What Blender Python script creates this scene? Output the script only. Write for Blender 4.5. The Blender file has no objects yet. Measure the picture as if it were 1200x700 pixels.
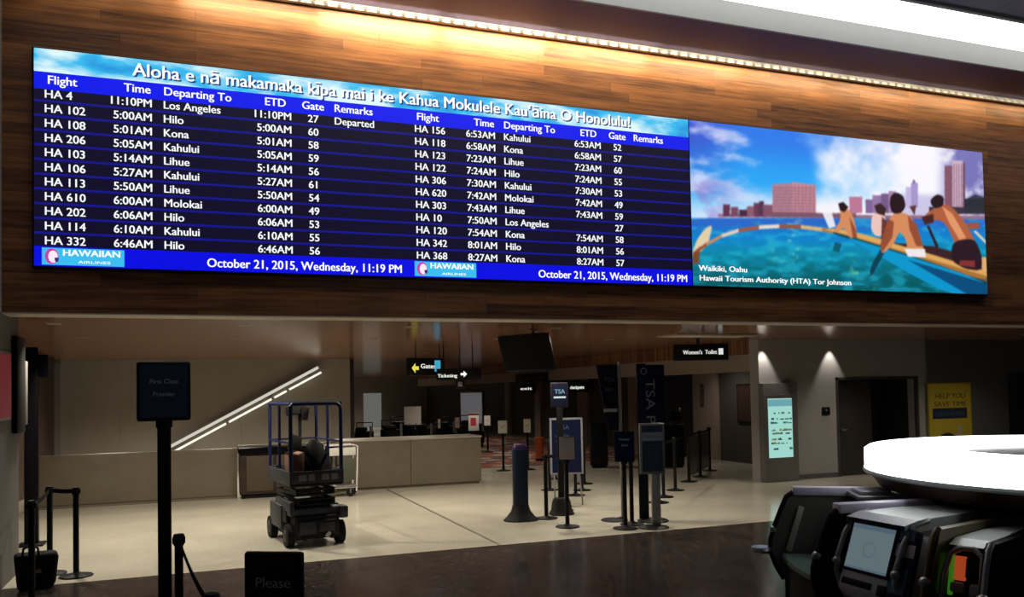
import bpy, bmesh, math, random
import numpy as np
from mathutils import Vector, Matrix, Euler
S = bpy.context.scene
C = S.collection
R = math.radians
PI = math.pi
random.seed(7)

# ------------------------------------------------------------------ camera, world, exposure
F_PX, YAW, PITCH, ROLL = 980.0, R(20.592), R(1.8511), R(-1.1106)
CAM = Vector((0, -10.2576, 2.0))
cd = bpy.data.cameras.new('camera'); cam = bpy.data.objects.new('camera', cd); C.objects.link(cam)
cd.sensor_width = 36; cd.lens = F_PX / 1200 * 36; cd.shift_y = 75.77 / 1200; cd.clip_end = 300; cd.clip_start = .05
_w = Vector((math.sin(YAW) * math.cos(PITCH), math.cos(YAW) * math.cos(PITCH), math.sin(PITCH)))
_r = Vector((math.cos(YAW), -math.sin(YAW), 0)); _u = _r.cross(_w)
_r2 = math.cos(ROLL) * _r + math.sin(ROLL) * _u; _u2 = -math.sin(ROLL) * _r + math.cos(ROLL) * _u
cam.matrix_world = Matrix(((_r2.x, _u2.x, -_w.x, CAM.x), (_r2.y, _u2.y, -_w.y, CAM.y), (_r2.z, _u2.z, -_w.z, CAM.z), (0, 0, 0, 1)))
S.camera = cam
S.view_settings.view_transform = 'Standard'; S.view_settings.look = 'None'
S.view_settings.gamma = 1; S.view_settings.exposure = 0.0; S.view_settings.use_curve_mapping = False
wd = bpy.data.worlds.new('world'); S.world = wd; wd.use_nodes = True
wd.node_tree.nodes['Background'].inputs[0].default_value = (.30, .28, .36, 1)
wd.node_tree.nodes['Background'].inputs[1].default_value = .03
LIGHT = dict(hall=262.0, wash=24.0, cove=2.6, ring=4.6, wallspot=60.0, front=120.0)

def lamp(name, kind, loc, energy, color, parent=None, target=None, **kw):
    ld = bpy.data.lights.new(name, kind); ld.energy = energy; ld.color = color
    for k, v in kw.items(): setattr(ld, k, v)
    o = bpy.data.objects.new(name, ld); C.objects.link(o); o.location = loc
    if parent: o.parent = parent
    if target is not None:
        o.rotation_euler = (Vector(target) - Vector(loc)).to_track_quat('-Z', 'Y').to_euler()
    return o

# ------------------------------------------------------------------ materials
def nt_new(name):
    m = bpy.data.materials.new(name); m.use_nodes = True
    return m, m.node_tree, m.node_tree.nodes['Principled BSDF']
_MC = {}
def lin(c): return tuple((x / 255 / 12.92) if x / 255 <= .04045 else ((x / 255 + .055) / 1.055) ** 2.4 for x in c)
def pm(name, col, rough=.5, metal=0, var=.12, scale=30, bump=0, coat=0, spec=.5):
    if name in _MC: return _MC[name]
    m, nt, b = nt_new(name)
    b.inputs['Roughness'].default_value = rough; b.inputs['Metallic'].default_value = metal
    b.inputs['Specular IOR Level'].default_value = spec
    tc = nt.nodes.new('ShaderNodeTexCoord'); nz = nt.nodes.new('ShaderNodeTexNoise')
    nz.inputs['Scale'].default_value = scale; nz.inputs['Detail'].default_value = 4
    nt.links.new(tc.outputs['Object'], nz.inputs['Vector'])
    mx = nt.nodes.new('ShaderNodeMix'); mx.data_type = 'RGBA'
    mx.inputs[6].default_value = tuple(c * (1 - var) for c in col) + (1,)
    mx.inputs[7].default_value = tuple(min(1, c * (1 + var)) for c in col) + (1,)
    nt.links.new(nz.outputs['Fac'], mx.inputs[0]); nt.links.new(mx.outputs[2], b.inputs['Base Color'])
    if bump:
        bp = nt.nodes.new('ShaderNodeBump'); bp.inputs['Strength'].default_value = bump
        nt.links.new(nz.outputs['Fac'], bp.inputs['Height']); nt.links.new(bp.outputs[0], b.inputs['Normal'])
    _MC[name] = m; return m
def em(name, col, strength=1.0):
    if name in _MC: return _MC[name]
    m, nt, b = nt_new(name)
    b.inputs['Base Color'].default_value = (.01, .01, .01, 1); b.inputs['Roughness'].default_value = .4
    b.inputs['Emission Color'].default_value = tuple(col) + (1,); b.inputs['Emission Strength'].default_value = strength
    _MC[name] = m; return m
def wood(name, c1, c2, plank_w, plank_l, axis='XZ', rough=.4, gap=.004, spec=.5):
    m, nt, b = nt_new(name); L = nt.links.new
    tc = nt.nodes.new('ShaderNodeTexCoord'); sp = nt.nodes.new('ShaderNodeSeparateXYZ'); L(tc.outputs['Object'], sp.inputs[0])
    cb = nt.nodes.new('ShaderNodeCombineXYZ'); L(sp.outputs[axis[0]], cb.inputs[0]); L(sp.outputs[axis[1]], cb.inputs[1])
    br = nt.nodes.new('ShaderNodeTexBrick'); L(cb.outputs[0], br.inputs['Vector'])
    br.inputs['Scale'].default_value = 1; br.inputs['Brick Width'].default_value = plank_l; br.inputs['Row Height'].default_value = plank_w
    br.inputs['Mortar Size'].default_value = gap; br.offset = .37; br.offset_frequency = 2; br.squash = .8; br.squash_frequency = 3
    br.inputs['Color1'].default_value = (0, 0, 0, 1); br.inputs['Color2'].default_value = (1, 1, 1, 1); br.inputs['Mortar'].default_value = (.0, .0, .0, 1)
    mp = nt.nodes.new('ShaderNodeMapping'); mp.inputs['Scale'].default_value = (.8, 13, 1); L(cb.outputs[0], mp.inputs[0])
    nz = nt.nodes.new('ShaderNodeTexNoise'); nz.inputs['Scale'].default_value = 1.6; nz.inputs['Detail'].default_value = 6; nz.inputs['Roughness'].default_value = .6
    L(mp.outputs[0], nz.inputs['Vector'])
    n2 = nt.nodes.new('ShaderNodeMath'); n2.operation = 'MULTIPLY_ADD'; L(nz.outputs['Fac'], n2.inputs[0]); n2.inputs[1].default_value = 2.0; n2.inputs[2].default_value = -.78
    ad = nt.nodes.new('ShaderNodeMath'); ad.operation = 'MULTIPLY_ADD'; L(br.outputs['Color'], ad.inputs[0]); ad.inputs[1].default_value = .55; L(n2.outputs[0], ad.inputs[2]); ad.use_clamp = True
    mx = nt.nodes.new('ShaderNodeMix'); mx.data_type = 'RGBA'; mx.inputs[6].default_value = tuple(c1) + (1,); mx.inputs[7].default_value = tuple(c2) + (1,)
    L(ad.outputs[0], mx.inputs[0])
    m2 = nt.nodes.new('ShaderNodeMix'); m2.data_type = 'RGBA'; L(br.outputs['Fac'], m2.inputs[0]); L(mx.outputs[2], m2.inputs[6]); m2.inputs[7].default_value = tuple(c * .35 for c in c1) + (1,)
    L(m2.outputs[2], b.inputs['Base Color']); b.inputs['Roughness'].default_value = rough; b.inputs['Specular IOR Level'].default_value = spec
    return m
def speckle(name, base, light, dark, rough, scale=60, amt=.5):
    m, nt, b = nt_new(name); L = nt.links.new
    tc = nt.nodes.new('ShaderNodeTexCoord')
    v = nt.nodes.new('ShaderNodeTexVoronoi'); v.inputs['Scale'].default_value = scale; L(tc.outputs['Object'], v.inputs['Vector'])
    n = nt.nodes.new('ShaderNodeTexNoise'); n.inputs['Scale'].default_value = .9; n.inputs['Detail'].default_value = 5; L(tc.outputs['Object'], n.inputs['Vector'])
    sp = nt.nodes.new('ShaderNodeSeparateColor'); L(v.outputs['Color'], sp.inputs[0])
    rp = nt.nodes.new('ShaderNodeValToRGB'); L(sp.outputs[0], rp.inputs[0])
    e = rp.color_ramp.elements; e[0].position = 0; e[0].color = tuple(dark) + (1,); e[1].position = 1; e[1].color = tuple(light) + (1,)
    for p in (.22, .8): x = rp.color_ramp.elements.new(p); x.color = tuple(base) + (1,)
    mx = nt.nodes.new('ShaderNodeMix'); mx.data_type = 'RGBA'; mx.blend_type = 'MULTIPLY'; mx.inputs[0].default_value = .35
    L(rp.outputs[0], mx.inputs[6]); L(n.outputs['Fac'], mx.inputs[7]); 
    gn = nt.nodes.new('ShaderNodeBrightContrast'); gn.inputs[1].default_value = .0; L(mx.outputs[2], gn.inputs[0])
    L(gn.outputs[0], b.inputs['Base Color'])
    rr = nt.nodes.new('ShaderNodeMapRange'); rr.inputs['To Min'].default_value = rough * .7; rr.inputs['To Max'].default_value = rough * 1.4
    L(n.outputs['Fac'], rr.inputs[0]); L(rr.outputs[0], b.inputs['Roughness'])
    return m

M_black = pm('black_powder_coat', (.006, .006, .007), .5, spec=.15)
M_blackm = pm('black_matte_plastic', (.008, .008, .009), .6, spec=.15)
M_rubber = pm('black_rubber', (.012, .011, .010), .8, spec=.15)
M_belt = pm('black_webbing', (.008, .009, .013), .8, spec=.1)
M_navy = pm('navy_print', (.006, .010, .034), .5, spec=.15)
M_navyd = pm('dark_navy_print', (.004, .005, .018), .5, spec=.15)
M_steel = pm('brushed_steel', (.45, .45, .45), .35, 1)
M_silver = pm('silver_paint', (.42, .43, .45), .32, .6)
M_silverd = pm('grey_silver_plastic', (.27, .275, .29), .36, .25)
M_grey = pm('mid_grey_plastic', (.16, .16, .17), .5)
M_paper = pm('white_paper', (.62, .6, .56), .7)
M_greyframe = pm('grey_metal_frame', (.2, .2, .19), .45, .3)
M_white = pm('white_enamel', (.7, .7, .68), .4)
M_fascia = wood('koa_wood_planks', (.058, .017, .006), (.37, .150, .050), .125, 2.7, 'XZ', .45, gap=.0015)
M_ceilwood = wood('slatted_wood_ceiling', (.10, .043, .024), (.36, .175, .095), .11, 3.0, 'XY', .17, gap=.006, spec=.35)
M_conc = pm('pale_stone_panel', (.155, .128, .09), .5, 0, .18, 3, 0)
M_concl = pm('stone_counter_top', (.42, .38, .32), .35, 0, .1, 8)
M_farwall = pm('grey_beige_panel_wall', (.27, .25, .215), .55, 0, .12, 2)
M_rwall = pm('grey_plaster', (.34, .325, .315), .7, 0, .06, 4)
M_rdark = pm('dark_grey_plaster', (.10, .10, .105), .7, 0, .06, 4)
M_darkwall = pm('dark_recess_wall', (.05, .043, .042), .7, 0, .1, 3)
M_brown = pm('dark_brown_panel', (.035, .018, .013), .5)
M_beige = pm('beige_bulkhead', (.30, .25, .20), .6, 0, .06, 3)
M_lwall = pm('left_wall_paint', (.30, .29, .275), .6, 0, .05, 4)
M_floor = speckle('pale_terrazzo', (.60, .57, .47), (.70, .67, .56), (.48, .45, .36), .14, 90)
M_floord = speckle('dark_polished_granite', (.048, .038, .034), (.13, .105, .095), (.012, .010, .010), .16, 34)
M_purple = pm('soffit_board_tint', (.075, .058, .135), .55, 0, .08, 3)  # purple cast of the board's light put into the soffit colour
M_riser = pm('cove_riser_paint', (.36, .37, .36), .6, 0, .05, 3)
M_tile = pm('ceiling_tile', (.33, .32, .36), .75, 0, .05, 8)
M_liftblue = pm('dark_blue_enamel', (.008, .012, .055), .45, spec=.25)
M_liftgrey = pm('worn_grey_enamel', (.035, .038, .046), .5, 0, .3, 9, spec=.25)
M_liftdark = pm('greasy_dark_steel', (.010, .010, .012), .55, 0, .3, 14, spec=.2)
M_card = pm('brown_cardboard', (.14, .065, .035), .75)
M_bag = pm('black_nylon', (.004, .004, .006), .7, 0, .3, 20, .15, spec=.1)
M_glass = pm('greenish_glass', (.12, .19, .17), .12)
M_blackgl = pm('black_gloss_panel', (.004, .004, .005), .35, spec=.05)
M_olive = pm('olive_bronze_trim', (.14, .115, .06), .35, .5)
M_orange = pm('orange_plastic', (.36, .075, .02), .5)
M_yellow = pm('yellow_print', (.52, .40, .03), .55)
M_green = pm('green_print', (.05, .3, .02), .5)
M_redp = pm('red_print', (.45, .03, .07), .5)
M_wood_dk = wood('counter_wood', (.022, .012, .008), (.045, .026, .016), .2, 1.2, 'XZ', .4)
E_txt = em('lit_white_text', (.95, .97, 1.0), 1.05)
E_txtb = em('lit_white_bold', (1, 1, 1), 1.1)
E_sign = em('lit_sign_white', (.95, .97, .85), 1.0)
E_yel = em('lit_sign_yellow', (.80, .70, .08), 1.0)
E_cyan = em('lit_sign_cyan', (.05, .40, .62), .9)
E_tube = em('lit_tube', (1.0, .93, .80), 1.1)

# ------------------------------------------------------------------ mesh builder
class MB:
    def __init__(s): s.bm = bmesh.new(); s.mi = 0; s.T = Matrix.Identity(4)
    def _fin(s, vs, M):
        for f in {f for v in vs for f in v.link_faces}: f.material_index = s.mi
        bmesh.ops.transform(s.bm, matrix=s.T @ M, verts=vs)
    def box(s, c, d, rot=(0, 0, 0), bev=0.0, seg=2):
        r = bmesh.ops.create_cube(s.bm, size=1); vs = r['verts']
        bmesh.ops.scale(s.bm, vec=d, verts=vs)
        if bev > 0:
            es = list({e for v in vs for e in v.link_edges})
            rr = bmesh.ops.bevel(s.bm, geom=es, offset=min(bev, min(d) * .49), segments=seg, affect='EDGES', profile=.5)
            vs = list({v for f in rr['faces'] for v in f.verts} | {v for v in vs if v.is_valid})
        s._fin(vs, Matrix.Translation(c) @ Euler(rot).to_matrix().to_4x4()); return s
    def bb(s, a, b, bev=0.0):
        return s.box([(a[i] + b[i]) / 2 for i in range(3)], [abs(b[i] - a[i]) for i in range(3)], bev=bev)
    def cyl(s, a, b, r, r2=None, seg=20, cap=True):
        a, b = Vector(a), Vector(b); d = b - a
        q = bmesh.ops.create_cone(s.bm, cap_ends=cap, segments=seg, radius1=r, radius2=r if r2 is None else r2, depth=d.length)
        s._fin(q['verts'], Matrix.Translation((a + b) / 2) @ d.to_track_quat('Z', 'Y').to_matrix().to_4x4()); return s
    def sph(s, c, r, sc=(1, 1, 1), seg=16):
        q = bmesh.ops.create_uvsphere(s.bm, u_segments=seg, v_segments=seg // 2 + 2, radius=r)
        bmesh.ops.scale(s.bm, vec=sc, verts=q['verts']); s._fin(q['verts'], Matrix.Translation(c)); return s
    def tube(s, pts, r, seg=10, closed=False):
        pts = [Vector(p) for p in pts]; n = len(pts); rings = []; prev = None
        for i, p in enumerate(pts):
            a = pts[i - 1] if (i > 0 or closed) else p; b = pts[(i + 1) % n] if (i < n - 1 or closed) else p
            t = (b - a).normalized()
            if prev is None:
                up = Vector((0, 0, 1)) if abs(t.z) < .9 else Vector((1, 0, 0)); x = t.cross(up).normalized()
            else:
                x = (prev - t * prev.dot(t)).normalized()
            prev = x; y = t.cross(x)
            rings.append([s.bm.verts.new(s.T @ (p + r * (math.cos(k * 2 * PI / seg) * x + math.sin(k * 2 * PI / seg) * y))) for k in range(seg)])
        for i in range(n if closed else n - 1):
            A, B = rings[i], rings[(i + 1) % n]
            for k in range(seg):
                f = s.bm.faces.new((A[k], A[(k + 1) % seg], B[(k + 1) % seg], B[k])); f.material_index = s.mi; f.smooth = True
        if not closed:
            s.bm.faces.new(rings[0][::-1]).material_index = s.mi; s.bm.faces.new(rings[-1]).material_index = s.mi
        return s
    def lathe(s, prof, seg=32, a0=0, a1=2 * PI, c=(0, 0, 0)):
        full = abs(a1 - a0 - 2 * PI) < 1e-6; N = seg if full else seg + 1; rows = []
        for r, z in prof:
            rows.append([s.bm.verts.new(s.T @ (Vector(c) + Vector((r * math.cos(a0 + (a1 - a0) * k / seg), r * math.sin(a0 + (a1 - a0) * k / seg), z)))) for k in range(N)])
        for i in range(len(rows) - 1):
            for k in range(N if full else N - 1):
                k2 = (k + 1) % N
                f = s.bm.faces.new((rows[i][k], rows[i][k2], rows[i + 1][k2], rows[i + 1][k])); f.material_index = s.mi
        return s
    def prism(s, poly, d, M=None):
        """poly in XY extruded to z in 0..d, then M"""
        M = M or Matrix.Identity(4)
        a = [s.bm.verts.new((x, y, 0)) for x, y in poly]; b = [s.bm.verts.new((x, y, d)) for x, y in poly]; n = len(poly)
        fs = [s.bm.faces.new(a[::-1]), s.bm.faces.new(b)] + [s.bm.faces.new((a[i], a[(i + 1) % n], b[(i + 1) % n], b[i])) for i in range(n)]
        for f in fs: f.material_index = s.mi
        bmesh.ops.transform(s.bm, matrix=s.T @ M, verts=a + b); return s
    def quad(s, pts):
        f = s.bm.faces.new([s.bm.verts.new(s.T @ Vector(p)) for p in pts]); f.material_index = s.mi; return s
    def text(s, body, size, M, bold=.0, align='LEFT', width=None):
        cu = bpy.data.curves.new('t', 'FONT'); cu.body = body; cu.size = size; cu.align_x = align; cu.align_y = 'BOTTOM_BASELINE'
        cu.fill_mode = 'FRONT'; cu.resolution_u = 3
        o = bpy.data.objects.new('t', cu); C.objects.link(o)
        dg = bpy.context.evaluated_depsgraph_get(); me = o.evaluated_get(dg).to_mesh()
        co = [v.co.copy() for v in me.vertices]
        if width and co:
            w = max(c.x for c in co) - min(c.x for c in co)
            for c in co: c.x *= width / w
        for k, dx in enumerate((0, .035, .07) if bold > 0 else (0,)):
            vs = [s.bm.verts.new(s.T @ M @ (c + Vector((dx * size * bold / .012 * .5, 0, .0002 * k)))) for c in co]
            for pl in me.polygons:
                try: s.bm.faces.new([vs[i] for i in pl.vertices]).material_index = s.mi
                except ValueError: pass
        o.evaluated_get(dg).to_mesh_clear(); bpy.data.objects.remove(o); bpy.data.curves.remove(cu)
        return s
    def build(s, name, mats, parent=None, loc=(0, 0, 0), rot=(0, 0, 0), smooth=True):
        me = bpy.data.meshes.new(name); bmesh.ops.recalc_face_normals(s.bm, faces=s.bm.faces)
        s.bm.to_mesh(me); s.bm.free()
        if not isinstance(mats, (list, tuple)): mats = [mats]
        for m in mats: me.materials.append(m)
        if smooth:
            me.polygons.foreach_set('use_smooth', [True] * len(me.polygons))
            try: me.set_sharp_from_angle(angle=R(38))
            except Exception: pass
        o = bpy.data.objects.new(name, me); C.objects.link(o); o.location = loc; o.rotation_euler = rot
        if parent: o.parent = parent
        return o
def FRONT(x, y, z): return Matrix.Translation((x, y, z)) @ Matrix.Rotation(PI / 2, 4, 'X')   # text plane facing -Y

def thing(name, label, cat, loc=(0, 0, 0), rz=0, group=None, rot=None):
    o = bpy.data.objects.new(name, None); C.objects.link(o); o.empty_display_size = .1
    o.location = loc; o.rotation_euler = rot or (0, 0, rz); o['label'] = label; o['category'] = cat
    if group: o['group'] = group
    return o
def tag(o, label, cat, group=None):
    o['label'] = label; o['category'] = cat
    if group: o['group'] = group
    return o
def struct(name, mb, m, **k):
    o = mb.build(name, m, **k); o['kind'] = 'structure'; return o
def dup(root, loc, rz, label, group=None):
    r = root.copy(); C.objects.link(r); r.location = loc; r.rotation_euler = (0, 0, rz); r['label'] = label
    if group: r['group'] = group
    for ch in list(root.children):
        c = ch.copy(); C.objects.link(c); c.parent = r
        for g in ch.children:
            d = g.copy(); C.objects.link(d); d.parent = c
    return r

# ------------------------------------------------------------------ the setting
ZC, ZT = 2.95, 6.80
XL, XR = -1.96, 21.0
struct('floor', MB().bb((-3.5, 0, -.2), (XR, 42, 0)), M_floor)
struct('floor_front', MB().bb((-2.2, -13, -.2), (XR, 0, 0)), M_floord)
struct('floor_joint', MB().bb((3.62, .02, 0), (3.66, 6.9, .003)), pm('dark_joint', (.10, .08, .06), .6))
struct('wall_upper', MB().bb((XL, 0, 2.94), (XR, .3, 7.3)), M_fascia)
struct('trim_1', MB().bb((XL, .0, 2.925), (XR, .42, 2.94)).bb((XL, .30, 2.94), (XR, .42, 2.96)), pm('soffit_trim_paint', (.52, .45, .36), .5))
struct('ceiling', MB().bb((-3.5, .42, ZC), (XR, 42, ZC + .1)), M_ceilwood)
# high ceiling over the front: soffit, riser, lit cove, tiles
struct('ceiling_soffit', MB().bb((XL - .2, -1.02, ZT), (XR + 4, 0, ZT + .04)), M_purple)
struct('trim_2', MB().bb((XL - .2, -1.06, ZT), (XR + 4, -1.02, 7.14)), M_riser)
tm = MB()
n = 0
for i in range(-4, 42):
    for j in range(14):
        tm.bb((i * .61 + .004, -1.9 - (j + 1) * .61 + .004, 7.12), (i * .61 + .606, -1.9 - j * .61 - .004, 7.15))
struct('ceiling_tiles', tm, M_tile)
struct('ceiling_deck', MB().bb((XL - .6, -11, 7.35), (XR + 5, 0, 7.4)), M_tile)
# left wall
struct('wall_left', MB().bb((XL - .12, -13, 2.94), (XL, .0, 7.4)), M_lwall)
struct('wall_left_lower', MB().bb((XL - .12, -13, 0), (XL, .9, 2.94)).bb((-3.2, .8, 0), (XL - .12, .9, 2.94)), pm('left_wall_shade_tone', (.085, .083, .08), .6, 0, .08, 4))  # lower wall's shade put into its colour, darker than the wall above
struct('wall_left_rear', MB().bb((-3.45, .9, 0), (-3.3, 13, ZC)), M_brown)
# far left panelled wall
fw = MB(); x = -3.3
while x < 3.9:
    fw.bb((x + .006, 13.0, 0), (min(x + 1.45, 3.94) - .006, 13.15, ZC)); x += 1.45
fw.bb((-3.3, 13.02, 0), (3.94, 13.3, ZC))
struct('wall_back', fw, M_farwall)
struct('trim_3', MB().bb((-3.30, 12.86, 0), (-3.18, 13.0, 2.9)), M_steel)
struct('column', MB().bb((3.98, 13.4, 0), (4.12, 13.6, ZC), .01), M_darkwall)
# bulkhead along the right of the hall, open below
struct('bulkhead', MB().bb((10.9, 4.5, 2.3), (11.2, 33, 2.66)), M_beige)
struct('bulkhead_upper', MB().bb((10.92, 4.5, 2.66), (11.2, 33, ZC)), M_ceilwood)
# wall beyond the bulkhead, with openings and pilasters
struct('wall_right_rear', MB().bb((13.2, 4.5, 0), (13.4, 41, ZC)), M_darkwall)
def pilaster(name, y0, y1, m, d=.12, z1=ZC):
    struct(name, MB().bb((13.2 - d, y0, 0), (13.2, y1, z1)), m)
M_pil = pm('pilaster_paint', (.27, .22, .19), .6, 0, .06, 4)
pilaster('pilaster', 8.98, 10.1, M_pil); pilaster('pilaster', 13.2, 13.9, M_pil); pilaster('pilaster', 17.0, 17.8, M_pil)
pilaster('pilaster', 21.4, 22.0, M_pil); pilaster('pilaster', 25.0, 25.6, M_pil)
struct('dark_opening', MB().bb((13.16, 10.2, 0), (13.2, 13.1, 2.35)).bb((13.12, 10.15, 0), (13.2, 10.25, 2.4)).bb((13.12, 13.05, 0), (13.2, 13.15, 2.4)).bb((13.12, 10.15, 2.35), (13.2, 13.15, 2.42)),
       pm('opening_shade', (.010, .011, .022), .4))  # framed dark sheet, its colour standing in for the shade of an opening
struct('wall_far', MB().bb((-3.5, 40, 0), (XR, 40.2, ZC)), pm('far_wall_paint', (.26, .22, .20), .7))
struct('door_3', MB().bb((9.3, 39.9, .0), (9.38, 40, 1.95)).bb((10.28, 39.9, 0), (10.36, 40, 1.95)).bb((9.3, 39.9, 1.9), (10.36, 40, 1.98)).bb((9.38, 39.96, 0), (10.28, 39.99, 1.9)),
       em('lit_doorway', (.33, .33, .30), .35))
# right wall with door
Y_RW = 4.2
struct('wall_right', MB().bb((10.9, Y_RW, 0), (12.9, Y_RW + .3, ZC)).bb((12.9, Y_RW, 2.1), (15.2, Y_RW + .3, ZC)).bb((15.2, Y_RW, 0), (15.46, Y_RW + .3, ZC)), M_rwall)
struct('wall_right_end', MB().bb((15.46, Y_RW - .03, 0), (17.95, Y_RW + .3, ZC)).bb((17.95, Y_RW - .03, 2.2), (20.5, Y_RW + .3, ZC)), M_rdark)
struct('wall_right_recess', MB().bb((17.95, Y_RW + 1.0, 0), (20.5, Y_RW + 1.1, 2.3)).bb((17.9, Y_RW + .3, 0), (17.98, Y_RW + 1.0, 2.3)), M_darkwall)
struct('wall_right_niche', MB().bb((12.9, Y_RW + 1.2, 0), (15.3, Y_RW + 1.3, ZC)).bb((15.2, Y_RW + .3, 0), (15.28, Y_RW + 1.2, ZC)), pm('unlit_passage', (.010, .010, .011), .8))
dr = struct('door_1', MB().bb((12.94, Y_RW + .08, .01), (13.92, Y_RW + .13, 2.09), .004), pm('dark_brown_door', (.030, .024, .022), .45))
h = MB().cyl((13.06, Y_RW + .08, 1.0), (13.06, Y_RW + .02, 1.0), .03).cyl((13.06, Y_RW + .03, 1.0), (13.18, Y_RW + .03, 1.0), .012).build('door_handle', M_steel, dr)
fr = MB().bb((12.88, Y_RW - .015, 0), (12.94, Y_RW + .06, 2.14)).bb((15.14, Y_RW - .015, 0), (15.2, Y_RW + .06, 2.14)).bb((12.88, Y_RW - .015, 2.08), (15.2, Y_RW + .06, 2.14))
struct('door_frame', fr, pm('door_frame_paint', (.05, .045, .045), .5))
struct('baseboard_right', MB().bb((10.9, Y_RW - .012, 0), (12.88, Y_RW, .1)), M_rdark)
# low walls
lw = MB()
for a, b in ((-2.85, -.7), (-.69, .70)): lw.bb((a, 6.92, .06), (b, 7.12, .97), .01)
lw.bb((-2.85, 6.94, 0), (.7, 7.1, .07))
tag(lw.build('low_wall', M_conc), 'long low stone partition wall behind the black post sign at left', 'partition')
lw = thing('low_wall', 'stone counter wall with pale flat top right of the lift', 'counter')
b = MB()
for a, c in ((2.62, 4.15), (4.158, 5.70)): b.bb((a, 6.92, .06), (c, 7.75, 1.0), .008)
b.bb((2.66, 6.96, 0), (5.66, 7.7, .07)); b.build('wall_panel', M_conc, lw)
MB().bb((2.60, 6.90, 1.0), (5.72, 7.8, 1.035), .008).build('counter_top', M_concl, lw)

# ------------------------------------------------------------------ downlights in hall (recessed fixtures)
E_down = em('downlight_lens', (1.0, .88, .68), 1.0)
dl0 = None
def downlight(x, y, e, label, ang=140, z=ZC, tgt=None, col=(1.0, .90, .74), tint=None):
    t = thing('recessed_downlight', label, 'ceiling light', (x, y, z), 0, 'recessed ceiling downlights')
    MB().lathe([(.085, -.004), (.075, -.010), (.06, -.004), (.06, .03)], 24).build('trim_ring', M_greyframe, t)
    MB().lathe([(.0, .0), (.058, .0)], 24).build('lens', E_down, t)
    lamp('downlight_lamp', 'SPOT', (0, 0, -.03), e, col, t, tgt, spot_size=R(ang), spot_blend=.7, shadow_soft_size=.06)
    return t
k = 0
names = {(-1.6, 1.4): 'recessed downlight nearest the left wall, just behind the wood wall', }
for yi, y in enumerate((1.6, 4.3, 9.6)):
    for xi, x in enumerate((-1.7, .6, 2.9, 5.2, 7.5)):
        row = ('front', 'second', 'added third')[yi]
        seat = ('first from the left', 'second from the left', 'middle one', 'second from the right', 'rightmost one')[xi]
        e = LIGHT['hall'] * (1.0, .8, (1.25 if xi < 3 else .6))[yi] * (1, 1, 1, .85, .75)[xi] * (.75 if yi == 2 and xi > 2 else 1)  # third row is added, to brighten the far wall
        downlight(x, y, e, f'small recessed round downlight in wood ceiling, {row} row, {seat}')

for x, y, e, lb in ((12.9, 2.2, .35, 'added downlight in ceiling before the dark door'), (16.0, 2.2, .22, 'added downlight in ceiling before the yellow poster'), (6.9, 14.5, .5, 'added downlight deep in hall over the carpet, near end'),
                   (9.2, 14.5, .4, 'added downlight deep in hall over the carpet, beside the bulkhead'), (7.0, 20.5, .6, 'added downlight far back over the dark carts'), (9.4, 21.5, .5, 'added downlight far back beside the bulkhead'),
                   (7.6, 36.5, 1.1, 'added downlight just before the far end wall'), (8.2, 30.0, .8, 'farthest added downlight near the lit doorway'), (12.2, 8.0, .25, 'added downlight in recess beyond the bulkhead')):
    downlight(x, y, LIGHT['hall'] * e, lb)  # extra fill lamps added to brighten the deep hall, recess and right wall
for x, y, w_ in ((1.2, -4.6, 'left'), (4.9, -4.6, 'middle'), (8.6, -4.6, 'right')):
    t = thing('high_fill_light', f'round fill downlight added in the high tiled ceiling, {w_} of three', 'ceiling light', (x, y, 7.12), 0, 'added fill downlights')
    MB().lathe([(.13, -.004), (.115, -.012), (.09, -.004), (.09, .02)], 24).build('trim_ring', M_greyframe, t); MB().lathe([(0, 0), (.088, 0)], 24).build('lens', E_down, t)
    lamp('downlight_lamp', 'SPOT', (0, 0, -.03), LIGHT['front'], (1.0, .86, .70), t, None, spot_size=R(84), spot_blend=.8, shadow_soft_size=.08)  # fill lamps added to lift the dark kiosks and front floor

# ------------------------------------------------------------------ wall-washer lamp strip along the top of the wood wall
ww = thing('wall_washer', 'beaded strip of small lamps along top of the wood wall', 'light strip', (0, 0, ZT))
MB().bb((XL, -.10, -.075), (XR, -.03, 0), .01).build('channel', M_silverd, ww)
bd = MB()
for i in range(96): bd.sph((XL + .25 + i * .16 , -.11, -.05), .028, seg=8)
o = bd.build('lens_bead', em('lamp_bead', (1, .9, .7), .45), ww); o['kind'] = 'stuff'
WASH = ((-1.0, .12), (.6, .62), (2.2, 1.3), (3.8, 1.25), (5.4, .85), (7.0, .6), (8.6, .45), (10.2, .36), (11.8, .28), (13.4, .22))
for x, k in WASH:
    lamp('washer_lamp', 'AREA', (x, -.30, -.05), LIGHT['wash'] * k, (1.0, .78, .46), ww, (x, .42, -.55), shape='RECTANGLE', size=1.5, size_y=.06, spread=R(150))
for i in range(28):
    x = XL + .3 + i * .62
    lamp('bead_lamp', 'SPOT', (x, -.16, -.10), LIGHT['wash'] * .125 * (.2 + .8 * min(1, max(0, (x + 1.2) / 3))) * (1.3 if x < 6 else .8), (1.0, .78, .46), ww, (x + .02 * (i % 3), .12, -1.0), spot_size=R(75), spot_blend=1.0, shadow_soft_size=.03)
# lit cove lens
cv = thing('cove_light', 'broad white glowing light cove in high ceiling above the board', 'ceiling light', (0, 0, 0))
MB().bb((XL - .1, -1.84, 7.10), (XR + 4, -1.08, 7.13)).build('diffuser', em('cove_diffuser', (1, .99, .96), LIGHT['cove']), cv)
MB().bb((XL - .1, -1.90, 7.08), (XR + 4, -1.84, 7.16)).build('edge_rail', M_riser, cv)

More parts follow.
